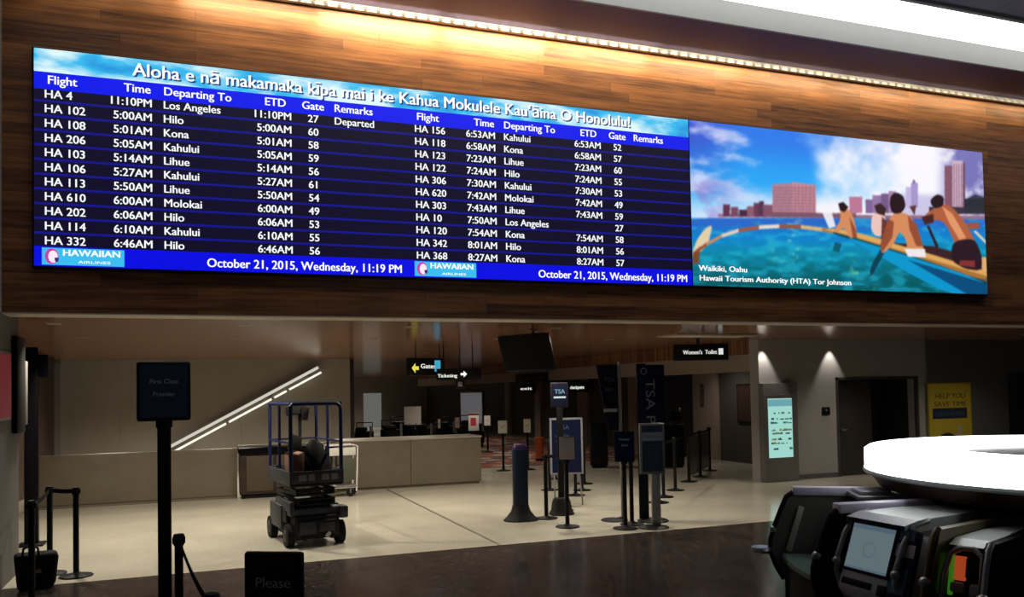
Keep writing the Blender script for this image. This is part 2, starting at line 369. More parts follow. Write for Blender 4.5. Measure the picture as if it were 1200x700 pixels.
# ------------------------------------------------------------------ the flight board
BX0, BX1, BZ0, BZ1, SX = -1.645, 6.59, 3.44, 5.82, 2.475
YB = -.07
bd = thing('flight_board', 'wide blue electronic departures board listing flights on the wood wall', 'display screen', (0, 0, 0))
MB().bb((BX0 - .02, YB + .012, BZ0 - .03), (BX1, -.004, BZ1 + .015), .004).build('casing', M_blackm, bd)
# header band : sky and cloud picture
def sky_band():
    m, nt, b = nt_new('sky_header'); L = nt.links.new
    tc = nt.nodes.new('ShaderNodeTexCoord'); mp = nt.nodes.new('ShaderNodeMapping'); mp.inputs['Scale'].default_value = (.75, 1, 2.2)
    L(tc.outputs['Object'], mp.inputs[0])
    n = nt.nodes.new('ShaderNodeTexNoise'); n.inputs['Scale'].default_value = 1.5; n.inputs['Detail'].default_value = 4; L(mp.outputs[0], n.inputs['Vector'])
    rp = nt.nodes.new('ShaderNodeValToRGB'); L(n.outputs['Fac'], rp.inputs[0]); e = rp.color_ramp.elements
    e[0].position = .36; e[0].color = lin((20, 125, 215)) + (1,); e[1].position = .62; e[1].color = lin((225, 252, 252)) + (1,)
    x = e.new(.49); x.color = lin((55, 190, 240)) + (1,)
    b.inputs['Base Color'].default_value = (0, 0, 0, 1); L(rp.outputs[0], b.inputs['Emission Color']); b.inputs['Emission Strength'].default_value = 1.0
    return m
m = MB(); m.quad([(BX0, YB, 5.565), (BX1, YB, 5.565), (BX1, YB, BZ1), (BX0, YB, BZ1)]); m.build('header_panel', sky_band(), bd)
E_blue = em('board_blue', lin((8, 22, 235)), 1.0); E_bluef = em('board_footer_blue', lin((6, 10, 225)), 1.0)
E_navy = em('board_black', lin((12, 8, 38)), 1.0); E_line = em('board_line', lin((22, 22, 150)), .8)
TITLES, ROWS, FEET = {}, {}, {}
for sd, (a, b_) in enumerate(((BX0, SX), (SX, BX1))):
    TITLES[sd] = MB().quad([(a, YB, 5.375), (b_, YB, 5.375), (b_, YB, 5.565), (a, YB, 5.565)]).build('title_strip', E_blue, bd)
    FEET[sd] = MB().quad([(a, YB, 3.44), (b_, YB, 3.44), (b_, YB, 3.655), (a, YB, 3.655)]).build('footer_strip', E_bluef, bd)
    ztop = 5.375
    for i in range(11):
        zc = 5.325 - .1605 * i; zb = zc - .067 if i < 10 else 3.655; zl = zb - .026; m = MB()
        m.quad([(a, YB, zb), (b_, YB, zb), (b_, YB, ztop), (a, YB, ztop)])
        if i < 10:
            m.mi = 1; m.quad([(a, YB, zl), (b_, YB, zl), (b_, YB, zb), (a, YB, zb)]); ztop = zl
        ROWS[sd, i] = m.build('flight_row', [E_navy, E_line], bd)
YT = YB - .004
def text_end(body):
    cu = bpy.data.curves.new('t', 'FONT'); cu.body = body; cu.size = 1.0; o = bpy.data.objects.new('t', cu); C.objects.link(o)
    dg = bpy.context.evaluated_depsgraph_get(); me = o.evaluated_get(dg).to_mesh(); w = max(v.co.x for v in me.vertices)
    o.evaluated_get(dg).to_mesh_clear(); bpy.data.objects.remove(o); bpy.data.curves.remove(cu); return w
TITLE = 'Aloha e n\u0101 makamaka k\u012bpa mai i ke Kahua Mokulele Kau\u02bb\u0101ina O Honolulu!'
wds = TITLE.split(' '); kx = 6.31 / text_end(TITLE); SH = em('title_shadow', lin((20, 60, 130)), .8)
for i, w_ in enumerate(wds):
    x0 = -.67 + kx * (text_end(' '.join(wds[:i + 1])) - text_end(w_)); Mx = Matrix.Diagonal((kx / .21, 1, 1, 1))
    o = MB().text(w_, .21, FRONT(x0, YT - .003, 5.625) @ Mx, .012).build('title_word', E_txtb, bd)
    MB().text(w_, .21, FRONT(x0 + .012, YT, 5.610) @ Mx, .024).build('word_shadow', SH, o)
HDR = (('Flight', -1.52, 'LEFT'), ('Time', -.62, 'CENTER'), ('Departing To', -.35, 'LEFT'), ('ETD', .88, 'CENTER'), ('Gate', 1.32, 'CENTER'), ('Remarks', 1.57, 'LEFT'))
FL = [[('4', '11:10PM', 'Los Angeles', '11:10PM', '27', 'Departed'), ('102', '5:00AM', 'Hilo', '5:00AM', '60', ''), ('108', '5:01AM', 'Kona', '5:01AM', '58', ''),
       ('206', '5:05AM', 'Kahului', '5:05AM', '59', ''), ('103', '5:14AM', 'Lihue', '5:14AM', '56', ''), ('106', '5:27AM', 'Kahului', '5:27AM', '61', ''),
       ('113', '5:50AM', 'Lihue', '5:50AM', '54', ''), ('610', '6:00AM', 'Molokai', '6:00AM', '49', ''), ('202', '6:06AM', 'Hilo', '6:06AM', '53', ''),
       ('114', '6:10AM', 'Kahului', '6:10AM', '55', ''), ('332', '6:46AM', 'Hilo', '6:46AM', '56', '')],
      [('156', '6:53AM', 'Kahului', '6:53AM', '52', ''), ('118', '6:58AM', 'Kona', '6:58AM', '57', ''), ('123', '7:23AM', 'Lihue', '7:23AM', '60', ''),
       ('122', '7:24AM', 'Hilo', '7:24AM', '55', ''), ('306', '7:30AM', 'Kahului', '7:30AM', '53', ''), ('620', '7:42AM', 'Molokai', '7:42AM', '49', ''),
       ('303', '7:43AM', 'Lihue', '7:43AM', '59', ''), ('10', '7:50AM', 'Los Angeles', '', '27', ''), ('120', '7:54AM', 'Kona', '7:54AM', '58', ''),
       ('342', '8:01AM', 'Hilo', '8:01AM', '56', ''), ('368', '8:27AM', 'Kona', '8:27AM', '57', '')]]
TS = .128
for side in (0, 1):
    dx = 4.12 * side
    for t, x, al in HDR: MB().text(t, .135, FRONT(x + dx, YT, 5.435), .012, al).build('column_title', E_txtb, TITLES[side])
    for i, (a, t, d, e, g, r_) in enumerate(FL[side]):
        z = 5.325 - .1605 * i - .045
        for nm, tx, x, al in (('flight_number', 'HA ' + a, -1.55, 'LEFT'), ('departure_time', t, -.465, 'RIGHT'), ('destination', d, -.355, 'LEFT'), ('estimated_time', e, 1.07, 'RIGHT'), ('gate_number', g, 1.32, 'CENTER'), ('remark', r_, 1.57, 'LEFT')):
            if tx: MB().text(tx, TS, FRONT(x + dx, YT, z), .012, al).build(nm, E_txt, ROWS[side, i])
    ds = 'October 21, 2015, Wednesday, 11:19 PM'; kd = 2.28 / text_end(ds); Md = Matrix.Diagonal((kd / .145, 1, 1, 1))
    for nm, pre, w_ in (('date_text', '', 'October 21, 2015,'), ('weekday_text', 'October 21, 2015, ', 'Wednesday,'), ('clock_text', 'October 21, 2015, Wednesday, ', '11:19 PM')):
        MB().text(w_, .145, FRONT(.1 + dx + kd * (text_end(pre + w_) - text_end(w_)), YT, 3.485) @ Md, .012).build(nm, E_txtb, FEET[side])
    lg = MB().bb((-1.57 + dx, YT + .001, 3.455), (-.76 + dx, YB, 3.64)).build('logo_panel', em('logo_cyan', lin((60, 190, 240)), 1.0), bd)
    m = MB(); m.T = Matrix.Translation((dx, YT - .002, 0))
    def disc(cx, cz, rx, rz, y, a0=0, a1=2 * PI, n=28):
        m.quad([(cx + rx * math.cos(a0 + (a1 - a0) * k / n), y, cz + rz * math.sin(a0 + (a1 - a0) * k / n)) for k in range(n)])
    m.mi = 0; disc(-1.475, 3.548, .066, .085, 0)
    m.mi = 1; disc(-1.462, 3.543, .046, .066, -.002)
    m.mi = 2; disc(-1.427, 3.520, .020, .036, -.004, PI * .9, PI * 2.2)
    m.build('flower_emblem', [em('emblem_magenta', lin((205, 60, 170)), 1), em('emblem_white', lin((250, 235, 245)), 1), em('emblem_indigo', lin((70, 30, 120)), 1)], lg)
    m = MB(); m.text('HAWAIIAN', .1, FRONT(-1.375 + dx, YT - .002, 3.557), .02, width=.56); m.text('AIRLINES', .042, FRONT(-1.22 + dx, YT - .002, 3.478), .012, width=.32)
    m.build('airline_name', E_txtb, lg)

# ------------------------------------------------------------------ the picture screen (its picture is worked out point by point)
PX0, PX1 = 6.60, 12.294
ps = thing('picture_screen', 'bright screen showing a canoe off a beach city, right of flights', 'display screen')
MB().bb((PX0, YB + .012, BZ0 - .03), (PX1 + .02, -.004, BZ1 + .015), .004).build('casing', M_blackm, ps)
def paint(NX, NY):
    # the picture's own 346 x 201 sheet, laid straight: a plane homography from the sheet to the screen
    src = np.array([(0, 0), (1, 0), (1, 1), (0, 1)], float); dst = np.array([(804, 144), (1147, 180), (1153, 345.7), (807.5, 339)], float)
    A = []; B = []
    for (u, v), (x, y) in zip(src, dst):
        A += [[u, v, 1, 0, 0, 0, -u * x, -v * x], [0, 0, 0, u, v, 1, -u * y, -v * y]]; B += [x, y]
    h = np.linalg.solve(np.array(A), np.array(B))
    U, V = np.meshgrid((np.arange(NX) + .5) / NX, (np.arange(NY) + .5) / NY)
    w = h[6] * U + h[7] * V + 1; X = (h[0] * U + h[1] * V + h[2]) / w; Y = (h[3] * U + h[4] * V + h[5]) / w
    rng = np.random.RandomState(3)
    def vn(x, y, s):
        g = rng.rand(64, 64); x = x / s; y = y / s; xi = np.floor(x).astype(int); yi = np.floor(y).astype(int); fx = x - xi; fy = y - yi
        fx = fx * fx * (3 - 2 * fx); fy = fy * fy * (3 - 2 * fy); q = lambda a, b: g[a % 64, b % 64]
        return (q(xi, yi) * (1 - fx) + q(xi + 1, yi) * fx) * (1 - fy) + (q(xi, yi + 1) * (1 - fx) + q(xi + 1, yi + 1) * fx) * fy
    def fbm(x, y, s): return sum(vn(x, y, s / 2 ** k) / 2 ** k for k in range(5)) / 1.94
    img = np.zeros((NY, NX, 3)); col = lambda c: np.array(c, float)
    def mix(mask, c):
        nonlocal img
        mask = np.clip(mask, 0, 1)[..., None]; img = img * (1 - mask) + col(c) * mask
    ss = lambda a, b, t: (lambda k: k * k * (3 - 2 * k))(np.clip((t - a) / (b - a), 0, 1))
    # sky
    top = 144 + (X - 804) * .105; t = np.clip((Y - top) / (258 - top), 0, 1)
    img[:] = col((40, 120, 232)); mix(ss(.05, .6, t), (40, 165, 246)); mix(ss(.6, 1, t), (190, 225, 250))
    mix(ss(880, 806, X) * .6 * ss(.9, 0, t), (62, 60, 190)); 
    c = fbm(X * .7 + Y * .5, Y * 1.6 - X * .35, 34)
    mix(ss(.44, .70, c) * ss(985, 820, X) * .8, (235, 228, 250))
    c2 = fbm(X, Y * 1.1, 46)
    edge = X - 985 + (Y - 250) * .15
    mix(ss(-60, 60, edge + (c2 - .5) * 190), (250, 248, 255)); mix(ss(.55, 1.0, t) * ss(-150, -40, edge) * .9, (250, 245, 252))
    c3 = fbm(X + 50, Y, 26); mix(ss(1088, 1120, X) * ss(.38, .62, c3) * .9, (104, 100, 176)); mix(ss(1040, 1060, X) * ss(225, 235, Y) * .35, (120, 110, 190))
    mix(ss(880, 806, X) * ss(205, 222, Y) * ss(.45, .62, c3) * .7, (140, 125, 205))
    # sea
    hz = 259.5 - (X - 806) * .012
    sea = ss(hz - .6, hz + .6, Y); d = np.clip((Y - hz) / 80, 0, 1)
    n1 = fbm(X, Y * 2.6, 15)
    mix(sea, (40, 104, 200)); mix(sea * ss(.05, .3, d), (10, 128, 205)); mix(sea * ss(.25, .55, d), (8, 140, 175)); mix(sea * ss(.5, 1, d), (2, 92, 108))
    mix(sea * ss(.48, .72, n1) * .5, (40, 190, 215)); mix(sea * ss(.55, .35, n1) * ss(.3, .9, d) * .5, (0, 88, 82))
    mix(sea * ss(.6, .75, fbm(X + 9, Y * 2, 10)) * ss(40, 0, np.abs(X - 925)) * ss(50, 10, np.abs(Y - 285)) * .5, (170, 225, 200))
    def pip(poly):
        ins = np.zeros(X.shape, bool); n = len(poly)
        for i in range(n):
            (x1, y1), (x2, y2) = poly[i], poly[(i + 1) % n]
            if y1 == y2: continue
            cc = ((y1 > Y) != (y2 > Y)) & (X < (x2 - x1) * (Y - y1) / (y2 - y1) + x1); ins ^= cc
        return ins
    def P(poly, c, a=1):
        if len(poly) > 5:
            for _ in range(2):
                q = []
                for (x1, y1), (x2, y2) in zip(poly, poly[1:] + poly[:1]): q += [(x1 * .8 + x2 * .2, y1 * .8 + y2 * .2), (x1 * .2 + x2 * .8, y1 * .2 + y2 * .8)]
                poly = q
        mix(pip(poly) * a, c)
    def B(x0, y0, x1, y1, c, a=1, slope=0): P([(x0, y0), (x1, y0 + slope * (x1 - x0)), (x1, y1), (x0, y1)], c, a)
    # shore and far towers
    B(838, 254, 1150, 258, (150, 110, 130)); 
    for x0, y0, x1, cc in ((844, 243, 852, (96, 50, 78)), (853, 246, 862, (120, 70, 96)), (863, 249, 874, (70, 40, 66)), (872, 245, 881, (140, 90, 112)), (880, 241, 887, (104, 56, 84)), (886, 239, 892, (86, 50, 80)), (891, 243, 902, (128, 80, 104))):
        B(x0, y0, x1, 257, cc)
    B(902, 219, 925, 255, (176, 128, 144), 1, -.06); B(925, 216, 953, 255, (196, 140, 152), 1, .13)
    for k in range(9): B(903, 222.5 + 3.6 * k, 952, 223.8 + 3.6 * k, (142, 88, 110), .7)
    for k in range(6): B(928 + 4.4 * k, 219, 929.2 + 4.4 * k, 254, (150, 98, 118), .5)
    B(902, 252, 1000, 257, (110, 74, 90), .8)
    B(992, 233, 1007, 252, (186, 120, 150)); B(1011, 236, 1019, 252, (128, 100, 150)); B(1019, 231, 1029, 252, (150, 118, 165)); B(1029, 229, 1038, 252, (116, 90, 138)); B(1038, 226, 1046, 252, (168, 130, 170))
    B(1058, 221, 1064, 245, (196, 182, 226)); B(1064, 216, 1072, 245, (168, 150, 205)); B(1066, 213, 1069, 217, (120, 110, 160))
    B(1103, 196, 1112, 246, (132, 84, 104)); B(1112, 190, 1124, 246, (205, 176, 196)); B(1124, 193, 1127, 246, (116, 80, 104))
    for k in range(4): B(1113.5 + 2.8 * k, 194, 1114.6 + 2.8 * k, 246, (150, 110, 136))
    B(1126, 234, 1152, 250, (34, 34, 50)); B(1085, 244, 1152, 252, (60, 48, 66)); mix(pip([(1126, 236), (1138, 229), (1152, 233), (1152, 250), (1126, 250)]) * .8, (40, 44, 52))
    # canoe: outrigger
    P([(831, 267), (823, 271), (813, 284), (807, 300), (808, 308), (816, 300), (826, 290), (829, 278)], (226, 206, 168)); P([(808, 300), (817, 292), (815, 312), (808, 314)], (120, 70, 40))
    arc = [(812, 299), (824, 290), (842, 280), (862, 273.5), (886, 269.5), (910, 268), (935, 268.5), (960, 271.5), (990, 277)]
    for i in range(len(arc) - 1):
        (x1, y1), (x2, y2) = arc[i], arc[i + 1]; cc = ((150, 78, 52), (190, 140, 104), (226, 206, 190), (160, 90, 70), (236, 220, 205), (150, 84, 60), (222, 180, 120), (190, 120, 60))[i]
        P([(x1, y1 - 2.2), (x2, y2 - 2.2), (x2, y2 + 2.2), (x1, y1 + 2.2)], cc)
    # hull
    P([(965, 274), (1010, 288), (1080, 316), (1120, 346), (1152, 346), (1152, 326), (1060, 293), (1000, 274)], (2, 60, 78), .9)
    P([(985, 279), (1020, 289), (1152, 330), (1152, 346), (1108, 346), (1062, 322), (1020, 298)], (8, 150, 205))
    P([(1060, 306), (1152, 333), (1152, 346), (1130, 346)], (6, 50, 96), .75)
    P([(958, 270), (990, 271), (1152, 316), (1152, 331), (1080, 306), (1000, 281)], (222, 168, 92)); P([(985, 276), (1152, 324), (1152, 331), (1080, 306), (1000, 281)], (150, 92, 40), .7)
    P([(1040, 286), (1090, 290), (1150, 306), (1150, 318), (1090, 300)], (60, 32, 36))
    # shadows of paddles on water
    P([(1030, 290), (1036, 292), (1020, 322), (1014, 326), (1018, 312)], (4, 46, 66), .8); P([(975, 286), (983, 288), (980, 298), (972, 296)], (4, 70, 90), .8)
    mix(ss(.62, .72, fbm(X, Y, 7)) * ss(25, 5, np.abs(X - 1010)) * ss(30, 8, np.abs(Y - 322)) * .8, (120, 200, 150))
    P([(958, 246), (970, 246), (976, 268), (968, 270)], (244, 244, 250), .9)
    # paddlers, front to back
    sk, sd, hr = (214, 140, 92), (150, 76, 50), (36, 18, 26)
    P([(981, 248), (989, 246), (996, 254), (1000, 270), (1001, 281), (991, 281), (986, 268), (977, 276), (974, 272), (982, 260)], sk); P([(992, 256), (999, 270), (1001, 281), (996, 281)], sd); P([(979, 241), (985, 239), (991, 245), (986, 251), (981, 249)], hr)
    P([(1018, 254), (1027, 250), (1034, 254), (1036, 276), (1024, 280), (1017, 272)], (236, 196, 190)); P([(1021, 243), (1028, 240), (1035, 246), (1033, 255), (1024, 252)], (60, 34, 36)); P([(1030, 256), (1037, 262), (1036, 280), (1029, 284)], (104, 52, 46))
    P([(1038, 258), (1046, 250), (1060, 252), (1070, 264), (1077, 286), (1080, 300), (1060, 300), (1058, 282), (1050, 272), (1044, 288), (1030, 300), (1028, 292), (1036, 276)], sk)
    P([(1060, 254), (1070, 264), (1078, 290), (1070, 290), (1062, 270)], sd); P([(1037, 258), (1044, 262), (1042, 280), (1030, 298), (1028, 288)], sd); P([(1056, 293), (1080, 293), (1081, 303), (1060, 302)], (240, 232, 236))
    P([(1040, 232), (1046, 227), (1055, 231), (1058, 244), (1052, 252), (1042, 252), (1039, 242)], hr); P([(1062, 244), (1070, 242), (1068, 254)], (90, 50, 44))
    P([(1084, 250), (1100, 240), (1112, 244), (1126, 260), (1138, 282), (1142, 300), (1132, 306), (1116, 290), (1106, 266), (1096, 258), (1082, 264), (1076, 258)], (176, 94, 62))
    P([(1100, 243), (1112, 252), (1128, 280), (1120, 282), (1108, 262)], (226, 152, 104)); P([(1076, 256), (1090, 252), (1090, 262), (1080, 265)], (70, 32, 30))
    P([(1086, 236), (1094, 229), (1102, 232), (1102, 242), (1094, 246), (1088, 243)], hr); P([(1112, 284), (1138, 280), (1146, 300), (1146, 318), (1126, 316), (1110, 306)], (42, 22, 34)); P([(1128, 262), (1142, 262), (1144, 268), (1132, 270)], (160, 84, 60))
    P([(1082, 266), (1085, 266), (1096, 290), (1093, 292)], (40, 24, 30)); P([(1136, 272), (1139, 271), (1152, 284), (1152, 288)], (220, 205, 190)); P([(1146, 302), (1152, 302), (1152, 320), (1146, 318)], (224, 170, 110))
    mix(pip([(1120, 306), (1138, 306), (1138, 314), (1120, 312)]) * .6, (190, 70, 60))
    img = np.clip(img, 0, 255) / 255
    return img
SSX, SSY = 420, 176
big = paint(SSX * 2, SSY * 2); pic = big.reshape(SSY, 2, SSX, 2, 3).mean((1, 3))
for _ in range(1):   # the sheet is soft: one small blur
    q = np.pad(pic, ((1, 1), (1, 1), (0, 0)), 'edge'); pic = (q[1:-1, 1:-1] * 4 + q[:-2, 1:-1] * 2 + q[2:, 1:-1] * 2 + q[1:-1, :-2] * 2 + q[1:-1, 2:] * 2 + q[:-2, :-2] + q[2:, 2:] + q[:-2, 2:] + q[2:, :-2]) / 16
me = bpy.data.meshes.new('screen')
gx = np.linspace(PX0 + .005, PX1, SSX); gz = np.linspace(BZ1, BZ0, SSY)
GX, GZ = np.meshgrid(gx, gz); co = np.stack([GX, np.full_like(GX, YB), GZ], -1).reshape(-1, 3)
idx = np.arange(SSX * SSY).reshape(SSY, SSX)
fc = np.stack([idx[1:, :-1], idx[1:, 1:], idx[:-1, 1:], idx[:-1, :-1]], -1).reshape(-1, 4)
me.from_pydata(co.tolist(), [], fc.tolist())
at_ = me.color_attributes.new('picture', 'FLOAT_COLOR', 'POINT')
pl = np.where(pic <= .04045, pic / 12.92, ((pic + .055) / 1.055) ** 2.4)
at_.data.foreach_set('color', np.concatenate([pl, np.ones((SSY, SSX, 1))], -1).reshape(-1))
m, nt, b = nt_new('picture_pixels'); an = nt.nodes.new('ShaderNodeAttribute'); an.attribute_name = 'picture'
b.inputs['Base Color'].default_value = (0, 0, 0, 1); b.inputs['Emission Strength'].default_value = 1.0; nt.links.new(an.outputs['Color'], b.inputs['Emission Color'])
me.materials.append(m); o = bpy.data.objects.new('screen', me); C.objects.link(o); o.parent = ps
MB().text('Waikiki, Oahu', .115, FRONT(6.70, YT, 3.655), .02, width=.82).build('caption_line', E_txtb, ps)
MB().text('Hawaii Tourism Authority (HTA) Tor Johnson', .115, FRONT(6.70, YT, 3.515), .02, width=2.72).build('caption_line', E_txtb, ps)

# ------------------------------------------------------------------ stanchions, signs on posts
def stanchion(loc, label, h=1.0, belts=(), sign=None, group=None, rz=0, r=.031, panel=None):
    t = thing('queue_stanchion', label, 'barrier post', loc, 0, group)
    MB().lathe([(0, 0), (.172, 0), (.178, .006), (.170, .016), (.06, .032), (.036, .05), (0, .05)], 32).build('base', M_black, t)
    MB().cyl((0, 0, .03), (0, 0, h - .075), r).build('post', M_black, t)
    MB().lathe([(0, h - .085), (.036, h - .085), (.04, h - .075), (.04, h - .008), (.034, h), (0, h)], 24).bb((-.022, -.046, h - .07), (.022, .046, h - .02), .004).bb((-.046, -.022, h - .07), (.046, .022, h - .02), .004).build('belt_head', M_blackm, t)
    for (bx, by) in belts:
        d = Vector((bx - loc[0], by - loc[1], 0)); L = d.length; e = d / L; m = MB(); n = 10
        p = [loc[2] * 0 + 0] and [e * (.05 + (L - .112) * k / n) for k in range(n + 1)]
        for k in range(n):
            za = h - .045 - .03 * math.sin(PI * k / n) * L / 2; zb = h - .045 - .03 * math.sin(PI * (k + 1) / n) * L / 2
            A, B_ = p[k], p[k + 1]; o = Vector((-e.y, e.x, 0)) * .0015
            for q in (1,):
                v = [A + o + Vector((0, 0, za - .024)), B_ + o + Vector((0, 0, zb - .024)), B_ + o + Vector((0, 0, zb + .024)), A + o + Vector((0, 0, za + .024))]
                w = [A - o + Vector((0, 0, za - .024)), B_ - o + Vector((0, 0, zb - .024)), B_ - o + Vector((0, 0, zb + .024)), A - o + Vector((0, 0, za + .024))]
                m.quad(v); m.quad(w[::-1]); m.quad([v[3], v[2], w[2], w[3]]); m.quad([v[1], v[0], w[0], w[1]])
        m.build('belt', M_belt, t)
    if panel:
        bx, by = panel; d = Vector((bx - loc[0], by - loc[1], 0)); L = d.length; a = math.atan2(d.y, d.x)
        MB().bb((.05, -.006, .12), (L - .05, .006, h - .1), .003).build('infill_panel', pm('grey_infill_panel', (.075, .07, .068), .3), t, rot=(0, 0, a))
    if sign:
        w, hh, z0, mat, txt = sign
        f = MB().bb((-w / 2, -.055, z0), (w / 2, -.035, z0 + hh), .006).bb((-.02, -.04, z0), (.02, .0, z0 + hh * .6)).build('sign_frame', M_black, t, rot=(0, 0, rz))
        MB().bb((-w / 2 + .012, -.058, z0 + .012), (w / 2 - .012, -.054, z0 + hh - .012)).build('sign_sheet', mat, f)
        if txt:
            m = MB()
            for (b_, sz, x, z, bold) in txt: m.text(b_, sz, FRONT(x, -.0595, z0 + z), bold, 'CENTER')
            m.build('sign_text', pm('faint_print', (.05, .05, .06), .6) if mat is M_paper else pm('pale_print', (.32, .36, .42), .6), f)
    return t
def sign_post(loc, label, h0, h1, w, rz, lines, sheet, pole=.045, mat_txt=None, heavy=False, tcol=None):
    t = thing('sign_post', label, 'sign', loc, 0)
    if heavy: MB().lathe([(0, 0), (.20, 0), (.205, .02), (.17, .07), (.15, .2), (.12, .26), (0, .28)], 28).build('base', M_blackm, t)
    else: MB().lathe([(0, 0), (.21, 0), (.215, .008), (.2, .02), (.07, .04), (.05, .06), (0, .06)], 32).build('base', M_black, t)
    MB().box((0, 0, h0 / 2 + .02), (pole * 2, .05, h0), bev=.012).build('pole', M_black, t)
    f = MB().box((0, 0, (h0 + h1) / 2), (w, .045, h1 - h0), bev=.018, seg=3).box((0, 0, h0 - .02), (.11, .05, .06), bev=.012).build('sign_frame', M_blackm, t, rot=(0, 0, rz))
    MB().bb((-w / 2 + .022, -.026, h0 + .022), (w / 2 - .022, -.020, h1 - .022)).build('sign_face', sheet, f)
    m = MB()
    for (b_, sz, x, z, bold) in lines: m.text(b_, sz, FRONT(x, -.0275, z), bold, 'CENTER')
    m.build('sign_text', mat_txt or pm('pale_print', (.32, .36, .42), .6), f)
    return t
M_bluegl = pm('blue_gloss_sheet', (.035, .066, .12), .12)
sign_post((-.228, -3.825, 0), 'tall black post sign with dark blue glossy panel at far left', 1.83, 2.25, .355, R(2),
          [('First Class', .045, 0, 2.095, .01), ('Premier', .045, 0, 2.005, .01)], M_bluegl, mat_txt=pm('dim_print', (.40, .48, .55), .5))
sign_post((.40, -5.27, 0), 'low dark sign reading Please at the bottom edge of the view', .68, 1.105, .35, R(-28),
          [('Please', .085, 0, .905, .012)], pm('navy_gloss_sheet', (.010, .018, .042), .2), mat_txt=pm('grey_print', (.62, .63, .70), .6))
stanchion((-.145, -3.40, 0), 'black stanchion close behind tall post sign, belt running down right', h=.96, belts=((.056, -5.71),))
stanchion((.056, -5.71, 0), 'black stanchion whose top just shows left of the Please sign')
stanchion((-1.55, -.80, 0), 'black stanchion nearest the left wall, behind the black bag', belts=((-1.60, .62),))
stanchion((-1.60, .62, 0), 'middle black stanchion of three at left wall, on pale floor', belts=((-1.30, .36),))
stanchion((-1.30, .36, 0), 'black stanchion right of the black bag, base disc in view')
t = thing('black_bag', 'black soft bag on floor among the three left stanchions', 'bag', (-1.62, -.12, 0), R(6))
m = MB(); m.box((0, 0, .19), (.40, .24, .38), bev=.05, seg=3)
for v in m.bm.verts: 
    k = v.co.z / .38; v.co.x *= .84 + .22 * k; v.co.y *= .9 + .1 * k; v.co.x += .012 * math.sin(9 * v.co.z + 7 * v.co.y)
m.build('body', M_bag, t)
MB().tube([(-.12, -.09, .36), (-.11, -.10, .44), (-.05, -.10, .47), (.02, -.10, .44), (.03, -.09, .36)], .012).build('handle', M_belt, t)
MB().box((.03, -.128, .2), (.05, .006, .04), bev=.003).build('badge', M_steel, t)
# left wall items
t = thing('red_poster', 'red framed poster on the grey left wall', 'poster', (XL, -.45, 2.15))
MB().bb((0, -.78, -.37), (.03, .78, .37), .005).build('frame', M_greyframe, t)
MB().bb((.03, -.75, -.34), (.034, .75, .34)).build('print', em('red_backlit', (.26, .012, .03), .35), t)
t = thing('totem_sign', 'tall narrow black totem by the left wall', 'sign', (-2.15, 2.87, 0))
MB().bb((-.16, -.16, 0), (.16, .16, .03), .01).build('base', M_black, t)
MB().bb((-.085, -.05, .03), (.085, .05, 2.72), .01).build('panel', M_blackgl, t)
MB().bb((.085, -.02, 2.30), (.20, .02, 2.62), .008).build('side_flag', M_navyd, t)
t = thing('wall_display', 'black wall display with pale edge strip, left of the tall totem', 'display', (XL, .5, 0))
MB().bb((.003, 0, 1.62), (.06, .46, 2.72), .01).build('housing', M_blackm, t)
MB().bb((-.03, .46, 1.70), (.04, .72, 2.46), .006).build('edge_strip', pm('dull_grey_strip', (.14, .13, .125), .6), t)

# counter with dark top, lift, cart
t = thing('podium_counter', 'brown wood podium with thick black top behind the lift', 'counter', (.74, 6.72, 0))
MB().bb((0, .03, .08), (1.78, .55, .86), .006).build('body', M_wood_dk, t)
MB().bb((.12, .0, .14), (.62, .03, .82), .006).bb((.68, .0, .14), (1.18, .03, .82), .006).bb((1.22, .0, .14), (1.72, .03, .82), .006).build('front_panel', pm('brown_laminate', (.075, .052, .034), .5), t)
MB().bb((-.02, -.02, .86), (1.80, .6, .98), .01).build('top', M_blackgl, t)
MB().bb((.04, .06, 0), (1.74, .5, .08)).build('plinth', M_blackm, t)
MB().bb((0, .45, .98), (1.78, .6, 1.01), .005).build('back_ledge', M_concl, t)

LIFT = (1.37, 1.62, 0)
L = thing('scissor_lift', 'small dark blue scissor lift parked on the pale floor', 'lift', LIFT, R(8))
m = MB(); m.bb((-.30, -.62, .10), (.30, .62, .40), .02).bb((-.36, -.40, .30), (.36, .40, .52), .02).bb((-.27, -.655, .16), (.27, -.60, .34), .01)
m.build('chassis', M_liftdark, L)
MB().bb((-.345, -.58, .40), (.345, .60, .50), .02).bb((-.36, -.62, .46), (-.30, .2, .60), .015).build('deck_cover', M_liftgrey, L)
m = MB().bb((.30, -.63, .34), (.42, -.40, .50), .02).bb((-.38, -.2, .2), (-.30, .45, .52), .012); m.build('side_box', M_liftgrey, L)
m = MB().bb((-.24, -.668, .17), (-.03, -.655, .33), .004).bb((.02, -.668, .19), (.22, -.655, .30), .004); m.build('battery_door', M_liftgrey, L)
for sx in (-1, 1):
    for sy in (-1, 1):
        w = MB().cyl((sx * .29, sy * .47, .15), (sx * .385, sy * .47, .15), .15, seg=28).build('wheel', M_rubber, L)
        MB().cyl((sx * .386, sy * .47, .15), (sx * .392, sy * .47, .15), .085, seg=20).cyl((sx * .39, sy * .47, .15), (sx * .40, sy * .47, .15), .03, seg=12).build('hub_cap', M_liftgrey, w)
for k in range(4):
    z = .545 + .065 * k
    m = MB()
    for sx in (-.24, .24):
        m.box((sx, 0, z), (.04, 1.12, .045), rot=(R(1.6 if k % 2 else -1.6), 0, 0), bev=.004)
    m.cyl((-.26, 0, z), (.26, 0, z), .02, seg=12).cyl((-.26, -.54, z), (.26, -.54, z), .016, seg=12).cyl((-.26, .54, z), (.26, .54, z), .016, seg=12)
    m.build('scissor_arm', M_liftdark, L)
